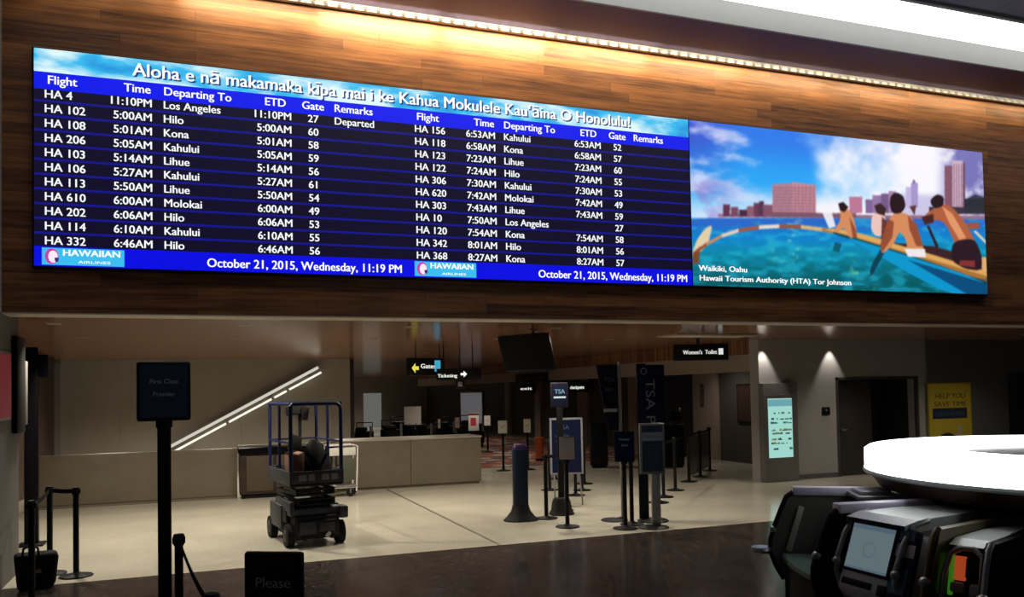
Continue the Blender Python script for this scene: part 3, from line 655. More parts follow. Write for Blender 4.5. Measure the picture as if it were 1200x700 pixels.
m = MB().bb((-.345, -.62, .79), (.345, .62, .83), .006); m.build('platform_floor', M_liftdark, L)
m = MB().bb((-.35, -.63, .83), (.35, -.61, .99), .004).bb((-.35, .61, .83), (.35, .63, .99), .004).bb((-.36, -.63, .80), (-.34, .63, .99), .004).bb((.34, -.63, .80), (.36, .63, .99), .004)
m.build('toe_board', M_liftgrey, L)
m = MB()
for k, (a, c) in enumerate(((-.24, .10), (-.11, .08), (.06, .10), (.19, .09))): m.bb((a, -.634, .865), (a + c, -.630, .945), .002)
m.build('worn_lettering', pm('worn_paint', (.13, .14, .16), .6, 0, .4, 40), L)
HR = 1.87
def arc_rail(y, z1):
    p = [(-.335, y, .84), (-.335, y, z1 - .02)] + [(-.335 + .02, y, z1)]
    p += [(.335 - .07, y, z1)] + [(.335 - .07 + .07 * math.sin(a), y, z1 - .07 + .07 * math.cos(a)) for a in (R(30), R(60), R(90))] + [(.335, y, .84)]
    return p
m = MB().tube(arc_rail(-.60, HR), .026).bb((-.35, -.615, .83), (-.315, -.585, HR - .01)); m.build('front_rail', M_liftblue, L)
MB().tube(arc_rail(.60, HR), .023).build('rear_rail', M_liftblue, L)
for sx in (-.335, .335):
    MB().tube([(sx, -.60, HR), (sx, .60, HR)], .022).tube([(sx, -.60, 1.36), (sx, .60, 1.36)], .015).tube([(sx, .02, .84), (sx, .02, HR)], .02).build('side_rail', M_liftblue, L)
MB().tube([(-.335, .60, 1.36), (.335, .60, 1.36)], .014).build('mid_rail', M_liftblue, L)
m = MB().box((.02, .56, 1.76), (.26, .12, .13), rot=(R(-18), 0, R(14)), bev=.02).box((.15, .55, 1.72), (.10, .13, .20), rot=(0, R(8), 0), bev=.02).bb((.06, .52, 1.05), (.10, .56, 1.72), .006).box((.0, .53, 1.30), (.16, .10, .22), rot=(0, R(20), 0), bev=.02)
m.build('control_box', M_blackm, L)
for sx in (-.18, .18): MB().bb((sx - .02, -.70, .10), (sx + .02, -.60, .13), .004).build('tie_down', M_liftdark, L)
MB().box((.13, -.672, .15), (.075, .006, .05), rot=(0, R(-50), 0)).build('warning_label', M_paper, L)
def rel(x, y, z): return (Matrix.Translation(LIFT) @ Matrix.Rotation(R(8), 4, 'Z') @ Vector((x, y, z)))
m = MB(); m.lathe([(0, 0), (.20, 0), (.215, .05), (.205, .16), (.165, .34), (.10, .49), (.04, .55), (0, .55)], 26)
for v in m.bm.verts:
    a = math.atan2(v.co.y, v.co.x); q = 1 + .09 * math.sin(3 * a + 9 * v.co.z) + .05 * math.sin(7 * a - 14 * v.co.z); v.co.x *= q * .95; v.co.y *= q * .85; v.co.x += -.10 * v.co.z
tag(m.build('black_sack', M_bag, None, rel(.10, -.30, .833), (0, 0, R(20))), 'black lumpy sack standing on the lift platform', 'bag')
t = thing('cardboard_box', 'brown cardboard box beside the sack on the lift', 'box', rel(-.215, -.30, .832), R(8))
MB().bb((-.09, -.16, 0), (.09, .16, .37), .004).build('body', M_card, t)
MB().box((-.045, 0, .382), (.09, .31, .005), rot=(0, R(14), 0)).box((.05, 0, .382), (.075, .31, .005), rot=(0, R(-18), 0)).build('flap', M_card, t)

t = thing('luggage_cart', 'white framed luggage cart behind the right side of the lift', 'cart', (2.52, 6.25, 0), R(4))
m = MB()
for sy in (-.16, .16): m.tube([(.34, sy, .10), (.36, sy, .55), (.37, sy, .97), (.30, sy, 1.0), (-.2, sy, 1.0)], .014)
m.tube([(.36, -.16, .97), (.36, .16, .97)], .013).tube([(-.40, -.16, .18), (.36, -.16, .18)], .016).tube([(-.40, .16, .18), (.36, .16, .18)], .016).tube([(-.2, -.16, 1.0), (-.2, .16, 1.0)], .014)
m.tube([(-.3, -.16, .18), (-.2, -.16, 1.0)], .013).tube([(-.3, .16, .18), (-.2, .16, 1.0)], .013)
m.build('frame', M_white, t)
MB().bb((-.4, -.19, .19), (.34, .19, .22), .006).build('deck', M_greyframe, t)
MB().bb((-.18, -.175, .80), (.33, -.165, .95), .004).build('notice', M_paper, t)
MB().bb((.02, -.172, .32), (.30, -.162, .74), .003).build('side_panel', pm('dark_olive_panel', (.06, .065, .04), .6), t)
for x, y in ((-.34, -.14), (-.34, .14), (.22, -.15), (.34, .15)):
    w = MB().cyl((x, y - .02, .075), (x, y + .02, .075), .075, seg=22).build('wheel', M_rubber, t)
    MB().bb((x - .012, y - .03, .07), (x + .012, y + .03, .18), .004).build('fork', M_greyframe, w)

# sloping lit rail on the back wall
a, b = Vector((-.78, 12.86, .56)), Vector((3.12, 12.86, 2.64)); d = (b - a).normalized(); nrm = Vector((-d.z, 0, d.x)); Ls = (b - a).length
t = thing('slanted_light_rail', 'two parallel lit strips sloping up along the grey back wall', 'light strip', a)
ang = math.atan2(d.z, d.x)
def loc_(u, v, w=0): return (d * u + nrm * v + Vector((0, w, 0)))
MB().box(loc_(Ls / 2, .11), (Ls, .10, .10), rot=(0, -ang, 0), bev=.01).build('housing', M_steel, t)
MB().box(loc_(Ls / 2, .10, -.056), (Ls - .05, .012, .075), rot=(0, -ang, 0)).build('upper_strip', em('lit_strip_warm', (1, .95, .82), .62), t)
MB().box(loc_(Ls / 2, .15, -.056), (Ls - .05, .012, .02), rot=(0, -ang, 0)).build('cap_strip', M_greyframe, t)
for u0, u1 in ((.12, 1.62), (1.70, 2.92), (3.0, 3.36), (3.44, Ls - .02)):
    MB().cyl(loc_(u0, -.055, -.05), loc_(u1, -.055, -.05), .027, seg=12).build('light_tube', E_tube, t)
for u in (.4, 1.66, 2.96, 4.1): MB().box(loc_(u, .03, 0), (.04, .24, .05), rot=(0, 0, 0)).bb(tuple(loc_(u, .03) + Vector((-.02, .02, -.03))), tuple(loc_(u, .03) + Vector((.02, .14, .03)))).build('bracket', M_greyframe, t)

# ------------------------------------------------------------------ hanging things under the wood ceiling
t = thing('hanging_monitor', 'black flat monitor hanging tilted from the wood ceiling', 'monitor', (4.81, 1.88, ZC))
g = MB().box((0, 0, 0), (.95, .06, .60), bev=.012).box((0, .05, 0), (.5, .06, .34), bev=.02).build('casing', M_blackm, t, (0, 0, -.37), (R(20), 0, R(-56)))
MB().bb((-.45, -.034, -.27), (.45, -.030, .275)).build('screen', M_blackgl, g)
MB().cyl((.14, .07, -.40), (.14, .07, -.02), .022).cyl((.14, .07, -.015), (.14, .07, 0), .06).box((.10, .05, -.36), (.14, .10, .08), rot=(0, 0, R(-56)), bev=.01).build('ceiling_mount', M_black, t)
t = thing('direction_sign', 'V shaped black hanging sign with lit yellow and white arrows', 'sign', (4.7, 6.45, ZC))
def sign_panel(x0, y0, x1, y1, z0, z1, nm):
    d = Vector((x1 - x0, y1 - y0, 0)); L_ = d.length; a_ = math.atan2(d.y, d.x)
    o = MB().bb((0, 0, z0), (L_, .12, z1), .01).build(nm, M_blackm, t, (x0 - 4.7, y0 - 6.45, -ZC), (0, 0, a_)); return o, L_
def arrow(m, cx, cz, s_, left, y):
    k = -1 if left else 1
    m.quad([(cx + k * s_, y, cz), (cx, y, cz + s_), (cx, y, cz - s_)]); m.quad([(cx - k * s_ * .9, y, cz - s_ * .35), (cx, y, cz - s_ * .35), (cx, y, cz + s_ * .35), (cx - k * s_ * .9, y, cz + s_ * .35)])
o1, L1 = sign_panel(4.05, 6.42, 4.92, 6.92, 2.34, 2.70, 'sign_panel')
m = MB(); arrow(m, .14, .0, .105, True, -.006); m.build('yellow_arrow', E_yel, o1, (0, 0, 2.49))
m = MB(); m.text('Gates', .13, FRONT(.28, -.006, 2.49), .02, width=.44); m.build('lit_text', E_sign, o1)
m = MB(); m.bb((.70, -.008, 2.42), (.87, -.002, 2.66)); m.build('cyan_symbol', E_cyan, o1)
o2, L2 = sign_panel(4.60, 6.42, 5.46, 6.10, 2.23, 2.47, 'sign_panel')
m = MB(); m.text('Ticketing', .10, FRONT(.02, -.006, 2.29), .02, width=.40); m.build('lit_text', E_sign, o2)
m = MB(); arrow(m, .56, .0, .07, False, -.006); m.build('white_arrow', E_sign, o2, (0, 0, 2.35))
m = MB()
for x, y, z in ((-.5, .08, 2.70), (.1, .42, 2.70), (.05, -.06, 2.47), (.62, -.25, 2.47)): m.cyl((x, y + .02, z - ZC), (x, y + .02, 0), .012, seg=10)
m.build('hanger_rods', M_black, t)
t = thing('dome_camera', 'small dark box with grey face under the direction sign', 'camera', (5.16, 6.60, ZC))
MB().cyl((0, 0, -.72), (0, 0, 0), .012, seg=10).build('rod', M_black, t)
MB().box((0, 0, -.80), (.17, .14, .17), bev=.02).build('casing', M_blackm, t); MB().box((-.02, -.072, -.80), (.10, .006, .10), bev=.003).build('face', M_silverd, t)
t = thing('toilet_sign', "black hanging sign with lit white words Women's Toilet", 'sign', (9.19, 3.72, ZC), R(-20.4))
MB().bb((-.53, -.06, -.44), (.53, .06, -.12), .01).build('sign_panel', M_blackm, t)
m = MB(); m.text("Women's  Toilet", .115, FRONT(-.36, -.064, -.32), .02, width=.66); m.build('lit_text', em('lit_text_soft', (.9, .92, .9), .8), t)
m = MB(); m.bb((.335, -.066, -.335), (.425, -.062, -.215)); m.build('symbol', em('lit_text_soft', (.9, .92, .9), .8), t)
MB().cyl((-.05, 0, -.13), (-.05, 0, 0), .03, seg=12).cyl((-.05, 0, -.02), (-.05, 0, 0), .07, seg=16).build('hanger', M_black, t)
t = thing('ceiling_light_panel', 'unlit pale ceiling panel above the hanging toilet sign', 'ceiling light', (8.9, 3.0, ZC))
MB().bb((-.9, -.35, -.02), (.9, .35, 0), .006).build('frame', M_beige, t); MB().bb((-.84, -.29, -.026), (.84, .29, -.02)).build('diffuser', pm('unlit_diffuser', (.42, .38, .3), .5), t)
# boxes and small lit signs on the bulkhead and beyond
t = thing('bulkhead_sign', 'dark unlit sign board fixed to the beige bulkhead', 'sign', (10.9, 16.8, 2.42), R(-90))
MB().bb((-1.45, -.08, -.15), (1.45, 0, .15), .01).build('board', M_blackm, t)
m = MB(); m.text('- - - -', .2, FRONT(-1.0, -.085, -.06), .02, width=2.0); m.build('dull_marks', M_silverd, t)
def lit_sign(y0, y1, z, label, txt):
    t = thing('lit_exit_sign', label, 'sign', (12.9, (y0 + y1) / 2, z), R(-90)); w = abs(y1 - y0)
    MB().bb((-w / 2 - .15, -.05, -.17), (w / 2 + .15, .05, .17), .01).build('casing', M_blackm, t)
    MB().bb((-.04, -.03, .17), (.04, .03, ZC - z)).build('hanger', M_black, t)
    m = MB(); m.text(txt, .17, FRONT(-w / 2, -.055, -.05), .03, width=w); m.build('lit_text', E_sign, t)
lit_sign(23.0, 21.7, 2.05, 'small lit white sign below the hanging monitor, far back', 'exit')
lit_sign(17.9, 16.7, 2.05, 'small lit white sign right of the cyan lit post sign', 'checkpoint')
t = thing('doorway_light', 'tall dim lit panel on far dark wall right of the easel', 'light panel', (13.2, 30.7, 0), R(-90))
MB().bb((-1.85, -.10, .3), (1.85, -.02, 2.0), .01).bb((-1.85, -.06, 0), (-1.7, -.02, .3)).bb((1.7, -.06, 0), (1.85, -.02, .3)).build('frame', M_greyframe, t)
MB().bb((-1.75, -.115, .4), (1.75, -.10, 1.9)).build('panel', em('dim_panel', (.30, .29, .31), .28), t)
t = thing('brown_notice_board', 'dark brown board on recess wall left of the lit map', 'notice board', (13.2, 7.72, 1.54), R(-90))
MB().bb((-.42, -.04, -.5), (.42, 0, .5), .01).build('frame', M_black, t); MB().bb((-.38, -.045, -.46), (.38, -.04, .46)).build('panel', M_brown, t)
t = thing('wall_plaque', 'small vertical dark plaque on pale pilaster at back right', 'plaque', (13.08, 9.62, 1.75), R(-90))
MB().bb((-.09, -.02, -.32), (.09, 0, .32), .004).build('plate', M_darkwall, t); MB().text('GATES', .12, Matrix.Translation((.045, -.022, -.24)) @ Matrix.Rotation(R(-90), 4, 'Y') @ Matrix.Rotation(PI / 2, 4, 'X'), .01, width=.48).build('lettering', M_greyframe, t)

# ------------------------------------------------------------------ middle group: tower, posts, TSA banners
t = thing('floor_tower', 'dark blue round-topped tower with flared base by the queue', 'display post', (4.62, 1.78, 0), R(-10))
m = MB(); m.box((0, 0, .60), (.235, .16, 1.06), bev=.05, seg=3); m.build('column', pm('dark_blue_wrap', (.006, .011, .026), .45, spec=.2), t)
m = MB(); m.box((0, 0, 1.10), (.24, .165, .14), bev=.06, seg=4); m.build('cap', pm('purple_cap', (.030, .010, .060), .4), t)
m = MB(); m.lathe([(0, 0), (.27, 0), (.275, .015), (.22, .06), (.15, .15), (.125, .24), (0, .24)], 30)
for v in m.bm.verts: v.co.y *= .75
m.build('base', M_blackm, t)
stanchion((5.04, 1.77, 0), 'black stanchion just right of the dark blue tower', belts=((5.43, 2.07),))
sp2 = sign_post((5.43, 2.07, 0), 'tall post with small lit cyan and white sign, heavy base', 1.70, 2.11, .30, R(-8), [('TSA', .10, 0, 1.93, .02)], M_navyd, pole=.05, mat_txt=em('lit_cyan_text', (.30, .62, .75), .55), heavy=True)
m = MB(); m.bb((-.10, -.034, 1.855), (.10, -.030, 1.885)); m.build('lit_bar', em('lit_bar', (.75, .85, .9), .8), sp2, rot=(0, 0, R(-8)))
stanchion((5.0, .89, 0), 'black stanchion holding white paper notice, in front of blue board', h=1.0, sign=(.25, .34, .97, pm('dull_paper', (.46, .42, .43), .7), [('Please have', .034, 0, .25, .0), ('ID ready', .04, 0, .18, .0)]), rz=R(-12))
t = thing('poster_easel', 'blue poster board in pale frame behind the paper notice', 'sign', (6.00, 3.10, 0), R(-16))
MB().bb((-.29, -.02, .52), (.29, .01, 1.50), .006).build('frame', pm('pale_frame', (.20, .20, .23), .5), t)
MB().bb((-.255, -.026, .55), (.255, -.02, 1.465)).build('poster', pm('deep_blue_print', (.005, .008, .032), .5, spec=.1), t)
m = MB(); m.text('TSA', .11, FRONT(-.14, -.03, 1.30), .01); m.text('screening', .06, FRONT(-.2, -.03, 1.18)); m.text('ahead', .06, FRONT(-.2, -.03, 1.08)); m.build('poster_text', pm('blue_grey_print', (.05, .07, .16), .6), t)
for sx in (-.22, .22): MB().tube([(sx, 0, .54), (sx * 1.1, -.16, 0)], .014).build('leg', M_greyframe, t)
MB().tube([(0, .02, 1.2), (0, .24, 0)], .014).build('leg', M_greyframe, t)
Q = [((5.62, 2.44), 'black stanchion first behind the lit cyan post sign'), ((6.62, 4.1), 'black stanchion right of blue poster board, nearest of that lane'),
     ((6.52, 5.1), 'black stanchion left of the lane behind blue poster board'), ((7.06, 4.75), 'second black stanchion in lane right of blue poster board'),
     ((7.59, 5.75), 'third black stanchion in lane right of blue poster board'), ((7.44, 6.95), 'black stanchion far back left of blue poster board')]
nxt = {1: (3,), 2: (5,), 3: (4,), 4: (5,)}
for i, ((x, y), lb) in enumerate(Q):
    stanchion((x, y, 0), lb, belts=[Q[j][0] for j in nxt.get(i, ())], group='queue lane posts')
stanchion((5.67, .38, 0), 'black stanchion carrying blue sign sheet in front of left banner', sign=(.29, .43, .955, pm('royal_blue_sheet', (.005, .009, .038), .5, spec=.1), [('Premier', .05, 0, .30, .01), ('Lane', .05, 0, .22, .01)]), rz=R(-14))
stanchion((5.93, .66, 0), 'black stanchion right beside the one with blue sign sheet', h=.98)
t = thing('banner_stand', 'narrow tapering navy banner with pale bar, left of banner pair', 'banner', (5.88, 1.12, 0), R(-12))
MB().lathe([(0, 0), (.2, 0), (.205, .01), (.19, .02), (.03, .04), (0, .05)], 28).build('base', M_black, t)
MB().cyl((.13, 0, .03), (.13, 0, 2.40), .022).tube([(.13, 0, .05), (.06, 0, .035), (0, 0, .03)], .02).build('pole', M_greyframe, t)
m = MB().prism([(-.235, 1.0), (-.06, 0), (.10, 0), (.10, 1.0)], .012, Matrix.Translation((0, .006, 1.36)) @ Matrix.Rotation(PI / 2, 4, 'X')); m.build('banner_cloth', M_navyd, t)
m = MB().bb((-.13, -.008, 1.64), (.08, -.004, 1.69)); m.build('pale_bar', pm('pale_print', (.32, .36, .42), .6), t)
m = MB().text('TSA', .10, FRONT(-.12, -.009, 2.10), .01).text('PRE', .08, FRONT(-.11, -.009, 1.95), .01); m.build('banner_text', pm('navy_grey_print', (.05, .06, .10), .6), t)
t = thing('banner_stand', 'wide navy banner with large pale letters running down it', 'banner', (6.36, .80, 0), R(-14))
MB().lathe([(0, 0), (.23, 0), (.235, .012), (.2, .03), (.08, .05), (0, .05)], 28).build('base', M_black, t)
MB().bb((-.205, -.02, .04), (-.06, .02, 2.36), .008).build('post', M_navyd, t)
MB().bb((-.205, -.032, 1.05), (.22, -.021, 2.34), .003).build('banner_cloth', M_navy, t)
m = MB().text('TSA Pre', .20, Matrix.Translation((-.07, -.036, 2.13)) @ Matrix.Rotation(R(90), 4, 'Y') @ Matrix.Rotation(PI / 2, 4, 'X'), .0, width=.90); m.build('banner_text', pm('banner_grey', (.24, .26, .32), .6), t)
m = MB()
for k in range(20):
    a0, a1 = 2 * PI * k / 20, 2 * PI * (k + 1) / 20
    m.quad([(-.1 + r_ * math.cos(a_), -.036, 2.245 + r_ * math.sin(a_)) for r_, a_ in ((.05, a0), (.05, a1), (.036, a1), (.036, a0))])
m.build('seal_mark', pm('banner_grey', (.24, .26, .32), .6), t)
t = thing('framed_notice', 'grey framed blue notice on silver leg before wide navy banner', 'sign', (6.06, .27, 0), R(-12))
MB().lathe([(0, 0), (.22, 0), (.225, .01), (.2, .022), (.07, .04), (0, .05)], 30).build('base', M_black, t)
MB().bb((-.02, -.03, .03), (.11, .02, .80), .01).build('leg', pm('satin_metal', (.30, .29, .28), .45, .4), t)
MB().bb((-.185, -.04, .77), (.185, .0, 1.49), .01).build('frame', M_greyframe, t)
MB().bb((-.15, -.044, .805), (.15, -.038, 1.455)).build('sheet', pm('slate_blue_print', (.020, .038, .062), .3), t)
m = MB().bb((-.15, -.047, 1.24), (.15, -.0445, 1.36)); m.build('pale_band', pm('pale_band_print', (.26, .28, .31), .5), t)
m = MB()
m.text('CARRY-ON', .055, FRONT(0, -.0485, 1.28), .01, 'CENTER')
for k in range(7): m.text(('liquids in one bag', 'shoes off', 'laptops out', 'jackets off', 'empty pockets', 'have ID ready', 'boarding pass')[k], .036, FRONT(0, -.0485, 1.17 - .05 * k), 0, 'CENTER')
m.build('notice_text', pm('slate_print', (.075, .10, .14), .5), t)

# right hand queue
QR = [((7.46, 2.50), 'black stanchion nearest in right lane, half behind the framed notice'), ((7.91, 3.09), 'second black stanchion of the right lane, beside framed notice'),
      ((8.63, 3.86), 'third black stanchion of the right lane'), ((9.65, 4.98), 'fourth black stanchion of right lane, grey panels begin'),
      ((10.40, 5.70), 'fifth black stanchion of right lane, between grey panels'), ((11.35, 6.75), 'last black stanchion of right lane near the pale pilaster')]
for i, ((x, y), lb) in enumerate(QR):
    stanchion((x, y, 0), lb, h=1.03, belts=[QR[i + 1][0]] if i < 5 else (), panel=QR[i + 1][0] if i in (3, 4) else None, group='right lane posts')
def podium(loc, w, h, label, rz):
    t = thing('check_podium', label, 'podium', loc, rz)
    MB().bb((-w / 2, -.22, .06), (w / 2, .22, h - .04), .01).build('body', M_blackm, t); MB().bb((-w / 2 - .03, -.26, h - .04), (w / 2 + .03, .24, h), .008).build('top', M_black, t)
    MB().bb((-w / 2 + .03, -.18, 0), (w / 2 - .03, .18, .06)).build('plinth', M_black, t); MB().bb((-w / 2 + .04, -.226, .25), (w / 2 - .04, -.22, h - .2), .003).build('front_panel', M_navyd, t)
    return t
podium((9.5, 8.9, 0), .42, 1.15, 'tall black podium behind the blue sign sheet, far back', R(-20))
podium((11.0, 8.15, 0), .9, 1.06, 'wide black podium behind right lane, monitors on it', R(-30))
mon = []
for k, (x, y, lb) in enumerate(((10.78, 8.22, 'dark small monitor on left end of wide black podium'), (11.22, 8.0, 'dark small monitor on right end of wide black podium'))):
    t = thing('desk_monitor', lb, 'monitor', (x, y, 1.06), R(-20 - 25 * k))
    MB().bb((-.09, -.06, 0), (.09, .06, .012), .004).cyl((0, 0, .01), (0, 0, .12), .014).build('stand', M_black, t)
    c_ = MB().box((0, 0, .22), (.30, .035, .24), rot=(R(-8), 0, 0), bev=.012).build('casing', M_blackm, t); MB().box((0, -.021, .22), (.27, .004, .20), rot=(R(-8), 0, 0)).build('screen', M_blackgl, c_)
    m = MB().cyl((.11, 0, .33), (.11, 0, .38), .012, seg=8).sph((.11, -.0, .39), .02); m.build('lamp', M_paper, t)

# far lane: paper signs on posts
FP = [((7.09, 9.36), .25, .34, .92, 'black stanchion with white paper sign, carpet edge, left of tower'), ((7.72, 9.30), .20, .36, .92, 'black stanchion with white paper sign directly behind blue tower'),
      ((8.75, 15.4), .22, .34, .85, 'far black stanchion with small white sign, third paper from tower'), ((7.44, 14.4), .16, .34, .85, 'far black stanchion with white paper seen over right wall end'),
      ((6.95, 14.7), .10, .30, .85, 'far black stanchion with narrow paper over the stone counter')]
for (x, y), w, h_, z0, lb in FP:
    stanchion((x, y, .012 if y > 10.3 else 0), lb, sign=(w, h_, z0, M_paper, [('\u2713', .14, 0, h_ * .4, .0)]), rz=R(-22), group='far posts with paper signs')
t = thing('red_white_sign', 'red and white notice on black post over counter end', 'sign', (8.35, 15.6, .012), R(-20))
MB().lathe([(0, 0), (.17, 0), (.175, .01), (.05, .04), (0, .05)], 26).build('base', M_black, t); MB().cyl((0, 0, .03), (0, 0, .8), .03).build('post', M_black, t)
MB().bb((-.17, -.03, .70), (.17, 0, 1.28), .006).build('sheet', M_paper, t); MB().bb((-.10, -.034, .86), (.08, -.030, 1.12)).build('red_block', M_redp, t); MB().bb((-.17, -.034, 1.20), (.17, -.030, 1.27)).build('red_strip', pm('dull_red_print', (.15, .02, .02), .6), t)
t = thing('whiteboard_easel', 'white board on stand beyond the stone counter', 'sign', (6.65, 16.9, .02), R(-18))
MB().bb((-.28, -.02, .90), (.28, .01, 1.50), .006).build('board', M_paper, t)
for sx in (-.2, .2): MB().tube([(sx * .5, 0, 1.0), (sx, -.12, 0)], .016).build('leg', M_black, t)
MB().tube([(0, .02, 1.2), (0, .3, 0)], .016).build('leg', M_black, t)
def utility_cart(loc, rz, lb, w=.62, h=1.05):
    t = thing('utility_cart', lb, 'cart', loc, rz, 'dark carts beyond the counter')
    MB().bb((-w / 2, -.3, .14), (w / 2, .3, h * .72), .03).build('bin', M_bag, t); MB().tube([(-w / 2 + .05, .28, h * .6), (-w / 2 + .05, .36, h), (w / 2 - .05, .36, h), (w / 2 - .05, .28, h * .6)], .02).build('handle', M_black, t)
    MB().bb((-w / 2 + .04, -.24, h * .72), (w / 2 - .2, .2, h * .86), .05).build('load', M_blackm, t); MB().bb((w / 2 - .1, -.31, h * .5), (w / 2 - .03, -.30, h * .9)).build('tag', M_greyframe, t)
    for sx in (-1, 1):
        for sy in (-1, 1): MB().cyl((sx * (w / 2 - .06) - .02, sy * .22, .07), (sx * (w / 2 - .06) + .02, sy * .22, .07), .07, seg=16).build('wheel', M_rubber, t)
for k, (x, y, lb) in enumerate(((5.15, 17.6, 'dark loaded cart beyond counter, leftmost, beside dark column'), (5.98, 17.1, 'dark loaded cart beyond counter, second from the left'), (6.75, 18.9, 'dark loaded cart directly behind white board, left side'),
                              (7.35, 18.2, 'dark loaded cart just right of the white board'), (8.15, 18.4, 'dark loaded cart beyond counter, second right of white board'), (9.0, 17.9, 'dark loaded cart beyond counter, rightmost, near red notice'))):
    utility_cart((x, y, .0125 if x > 5.9 else 0), R(-15 + 11 * k % 29), lb, .62 + .05 * (k % 3), 1.0 + .06 * (k % 3))
# carpet of the checkpoint lanes
m, nt, b_ = nt_new('patterned_carpet'); tc = nt.nodes.new('ShaderNodeTexCoord'); v = nt.nodes.new('ShaderNodeTexVoronoi'); v.inputs['Scale'].default_value = 3.2
nt.links.new(tc.outputs['Object'], v.inputs['Vector']); sp = nt.nodes.new('ShaderNodeSeparateColor'); nt.links.new(v.outputs['Color'], sp.inputs[0])
rp = nt.nodes.new('ShaderNodeValToRGB'); nt.links.new(sp.outputs[0], rp.inputs[0]); e = rp.color_ramp.elements; rp.color_ramp.interpolation = 'CONSTANT'
e[0].color = (.10, .05, .04, 1); e[1].position = .8; e[1].color = (.35, .30, .27, 1)
for p_, c_ in ((.3, (.20, .035, .025, 1)), (.5, (.05, .04, .035, 1)), (.65, (.30, .10, .03, 1))): x = e.new(p_); x.color = c_
nt.links.new(rp.outputs[0], b_.inputs['Base Color']); b_.inputs['Roughness'].default_value = .9
tag(MB().bb((6.2, 10.3, .001), (12.6, 24, .0115)).build('carpet', m), 'red and pale patterned carpet beyond the queue posts', 'carpet')
t = thing('orange_bin', 'orange plastic bin behind the dark blue tower', 'bin', (8.95, 11.5, .012))
MB().lathe([(0, .02), (.11, .02), (.135, .62), (.15, .64), (.135, .66), (.125, .64), (.10, .05), (0, .05)], 24).build('body', M_orange, t); MB().lathe([(.112, .0), (.12, .0), (.125, .06), (.112, .06)], 24).build('foot_ring', M_blackm, t)

# ------------------------------------------------------------------ right wall: lit map, call panel, poster, wall spots
t = thing('map_lightbox', 'tall grey cabinet with glowing pale map panel', 'light box', (11.27, Y_RW, 0))
MB().bb((-.40, -.16, 0), (.46, -.002, 2.04), .01).build('cabinet', pm('cabinet_grey', (.15, .145, .14), .5), t)
MB().bb((-.40, -.17, 1.76), (.46, -.16, 1.80), .003).build('ledge', M_greyframe, t)
px = MB().bb((-.29, -.168, .50), (.31, -.161, 1.72)).build('map_panel', em('map_glow', (.40, .78, .70), .85), t)
m = MB(); m.bb((-.29, -.171, 1.56), (.31, -.169, 1.70)); m.build('map_header', em('map_blue', (.20, .52, .58), .7), px)
random.seed(4); m = MB()
for k in range(60):
    x = random.uniform(-.25, .24); z = random.choice((.66, .78, .86, .98, 1.05, 1.2, 1.28, 1.4)); w = random.uniform(.02, .10)
    m.mi = random.choice((0, 0, 1, 2)); m.bb((x, -.171, z), (min(x + w, .3), -.169, z + random.uniform(.02, .05)))
m.build('map_marks', [em('map_green', (.10, .32, .20), .5), em('map_dark', (.05, .12, .13), .5), em('map_gold', (.40, .36, .14), .6)], px)
t = thing('call_panel', 'small black wall panel left of the dark door', 'wall panel', (12.59, Y_RW, 1.42)); MB().bb((-.10, -.03, -.085), (.10, 0, .085), .008).build('plate', M_black, t); MB().cyl((0, -.03, .02), (0, -.038, .02), .02).build('button', M_silverd, t)
t = thing('yellow_poster', 'large yellow wall poster beside the dark doorway', 'poster', (16.07, Y_RW - .03, 0))
MB().bb((-.66, -.04, .12), (.66, 0, 1.98), .006).build('frame', pm('dull_yellow_frame', (.30, .24, .03), .5), t); MB().bb((-.63, -.045, .15), (.63, -.04, 1.95)).build('print', M_yellow, t)
m = MB(); m.text('HELP YOU', .17, FRONT(0, -.048, 1.62), .02, 'CENTER', width=.9); m.text('SAVE TIME', .16, FRONT(0, -.048, 1.44), .02, 'CENTER', width=.98); m.build('headline', pm('olive_print', (.13, .10, .012), .6), t)
bb_ = MB().bb((-.54, -.049, 1.16), (.50, -.046, 1.40)).build('blue_band', pm('poster_navy', (.015, .025, .06), .5), t); m = MB(); m.text('CHECK IN HERE', .12, FRONT(-.02, -.051, 1.23), .01, 'CENTER', width=.85); m.build('band_text', pm('steel_print', (.07, .10, .15), .6), bb_)
m = MB(); m.mi = 0; m.quad([(-.12 + .36 * math.cos(a), -.048, .50 + .34 * math.sin(a)) for a in [PI * k / 20 for k in range(21)]]); m.mi = 1
m.quad([(-.12 + .22 * math.cos(a), -.050, .50 + .20 * math.sin(a)) for a in [PI * k / 20 for k in range(21)]]); m.quad([(.02, -.052, .52), (.16, -.052, .52), (.34, -.052, .98), (.24, -.052, 1.0)]); m.mi = 0; m.bb((-.60, -.05, .30), (-.45, -.047, .62))
m.build('picture', [pm('poster_black', (.02, .02, .022), .5), pm('poster_pale', (.42, .38, .3), .6)], t)
for x, e_, lb in ((10.99, LIGHT['wallspot'], 'narrow spotlight in ceiling above the lit map cabinet'), (12.74, LIGHT['wallspot'] * .8, 'narrow spotlight in ceiling above the small black wall panel')):
    t = thing('wall_spotlight', lb, 'ceiling light', (x, Y_RW - .15, ZC))
    MB().lathe([(.07, -.004), (.06, -.010), (.045, -.004), (.045, .03)], 20).build('trim_ring', M_greyframe, t); MB().lathe([(0, 0), (.044, 0)], 20).build('lens', E_down, t)
    lamp('spot_lamp', 'SPOT', (0, 0, -.03), e_, (1.0, .92, .82), t, (0.0, .10, -1.5), spot_size=R(62), spot_blend=.6, shadow_soft_size=.02)

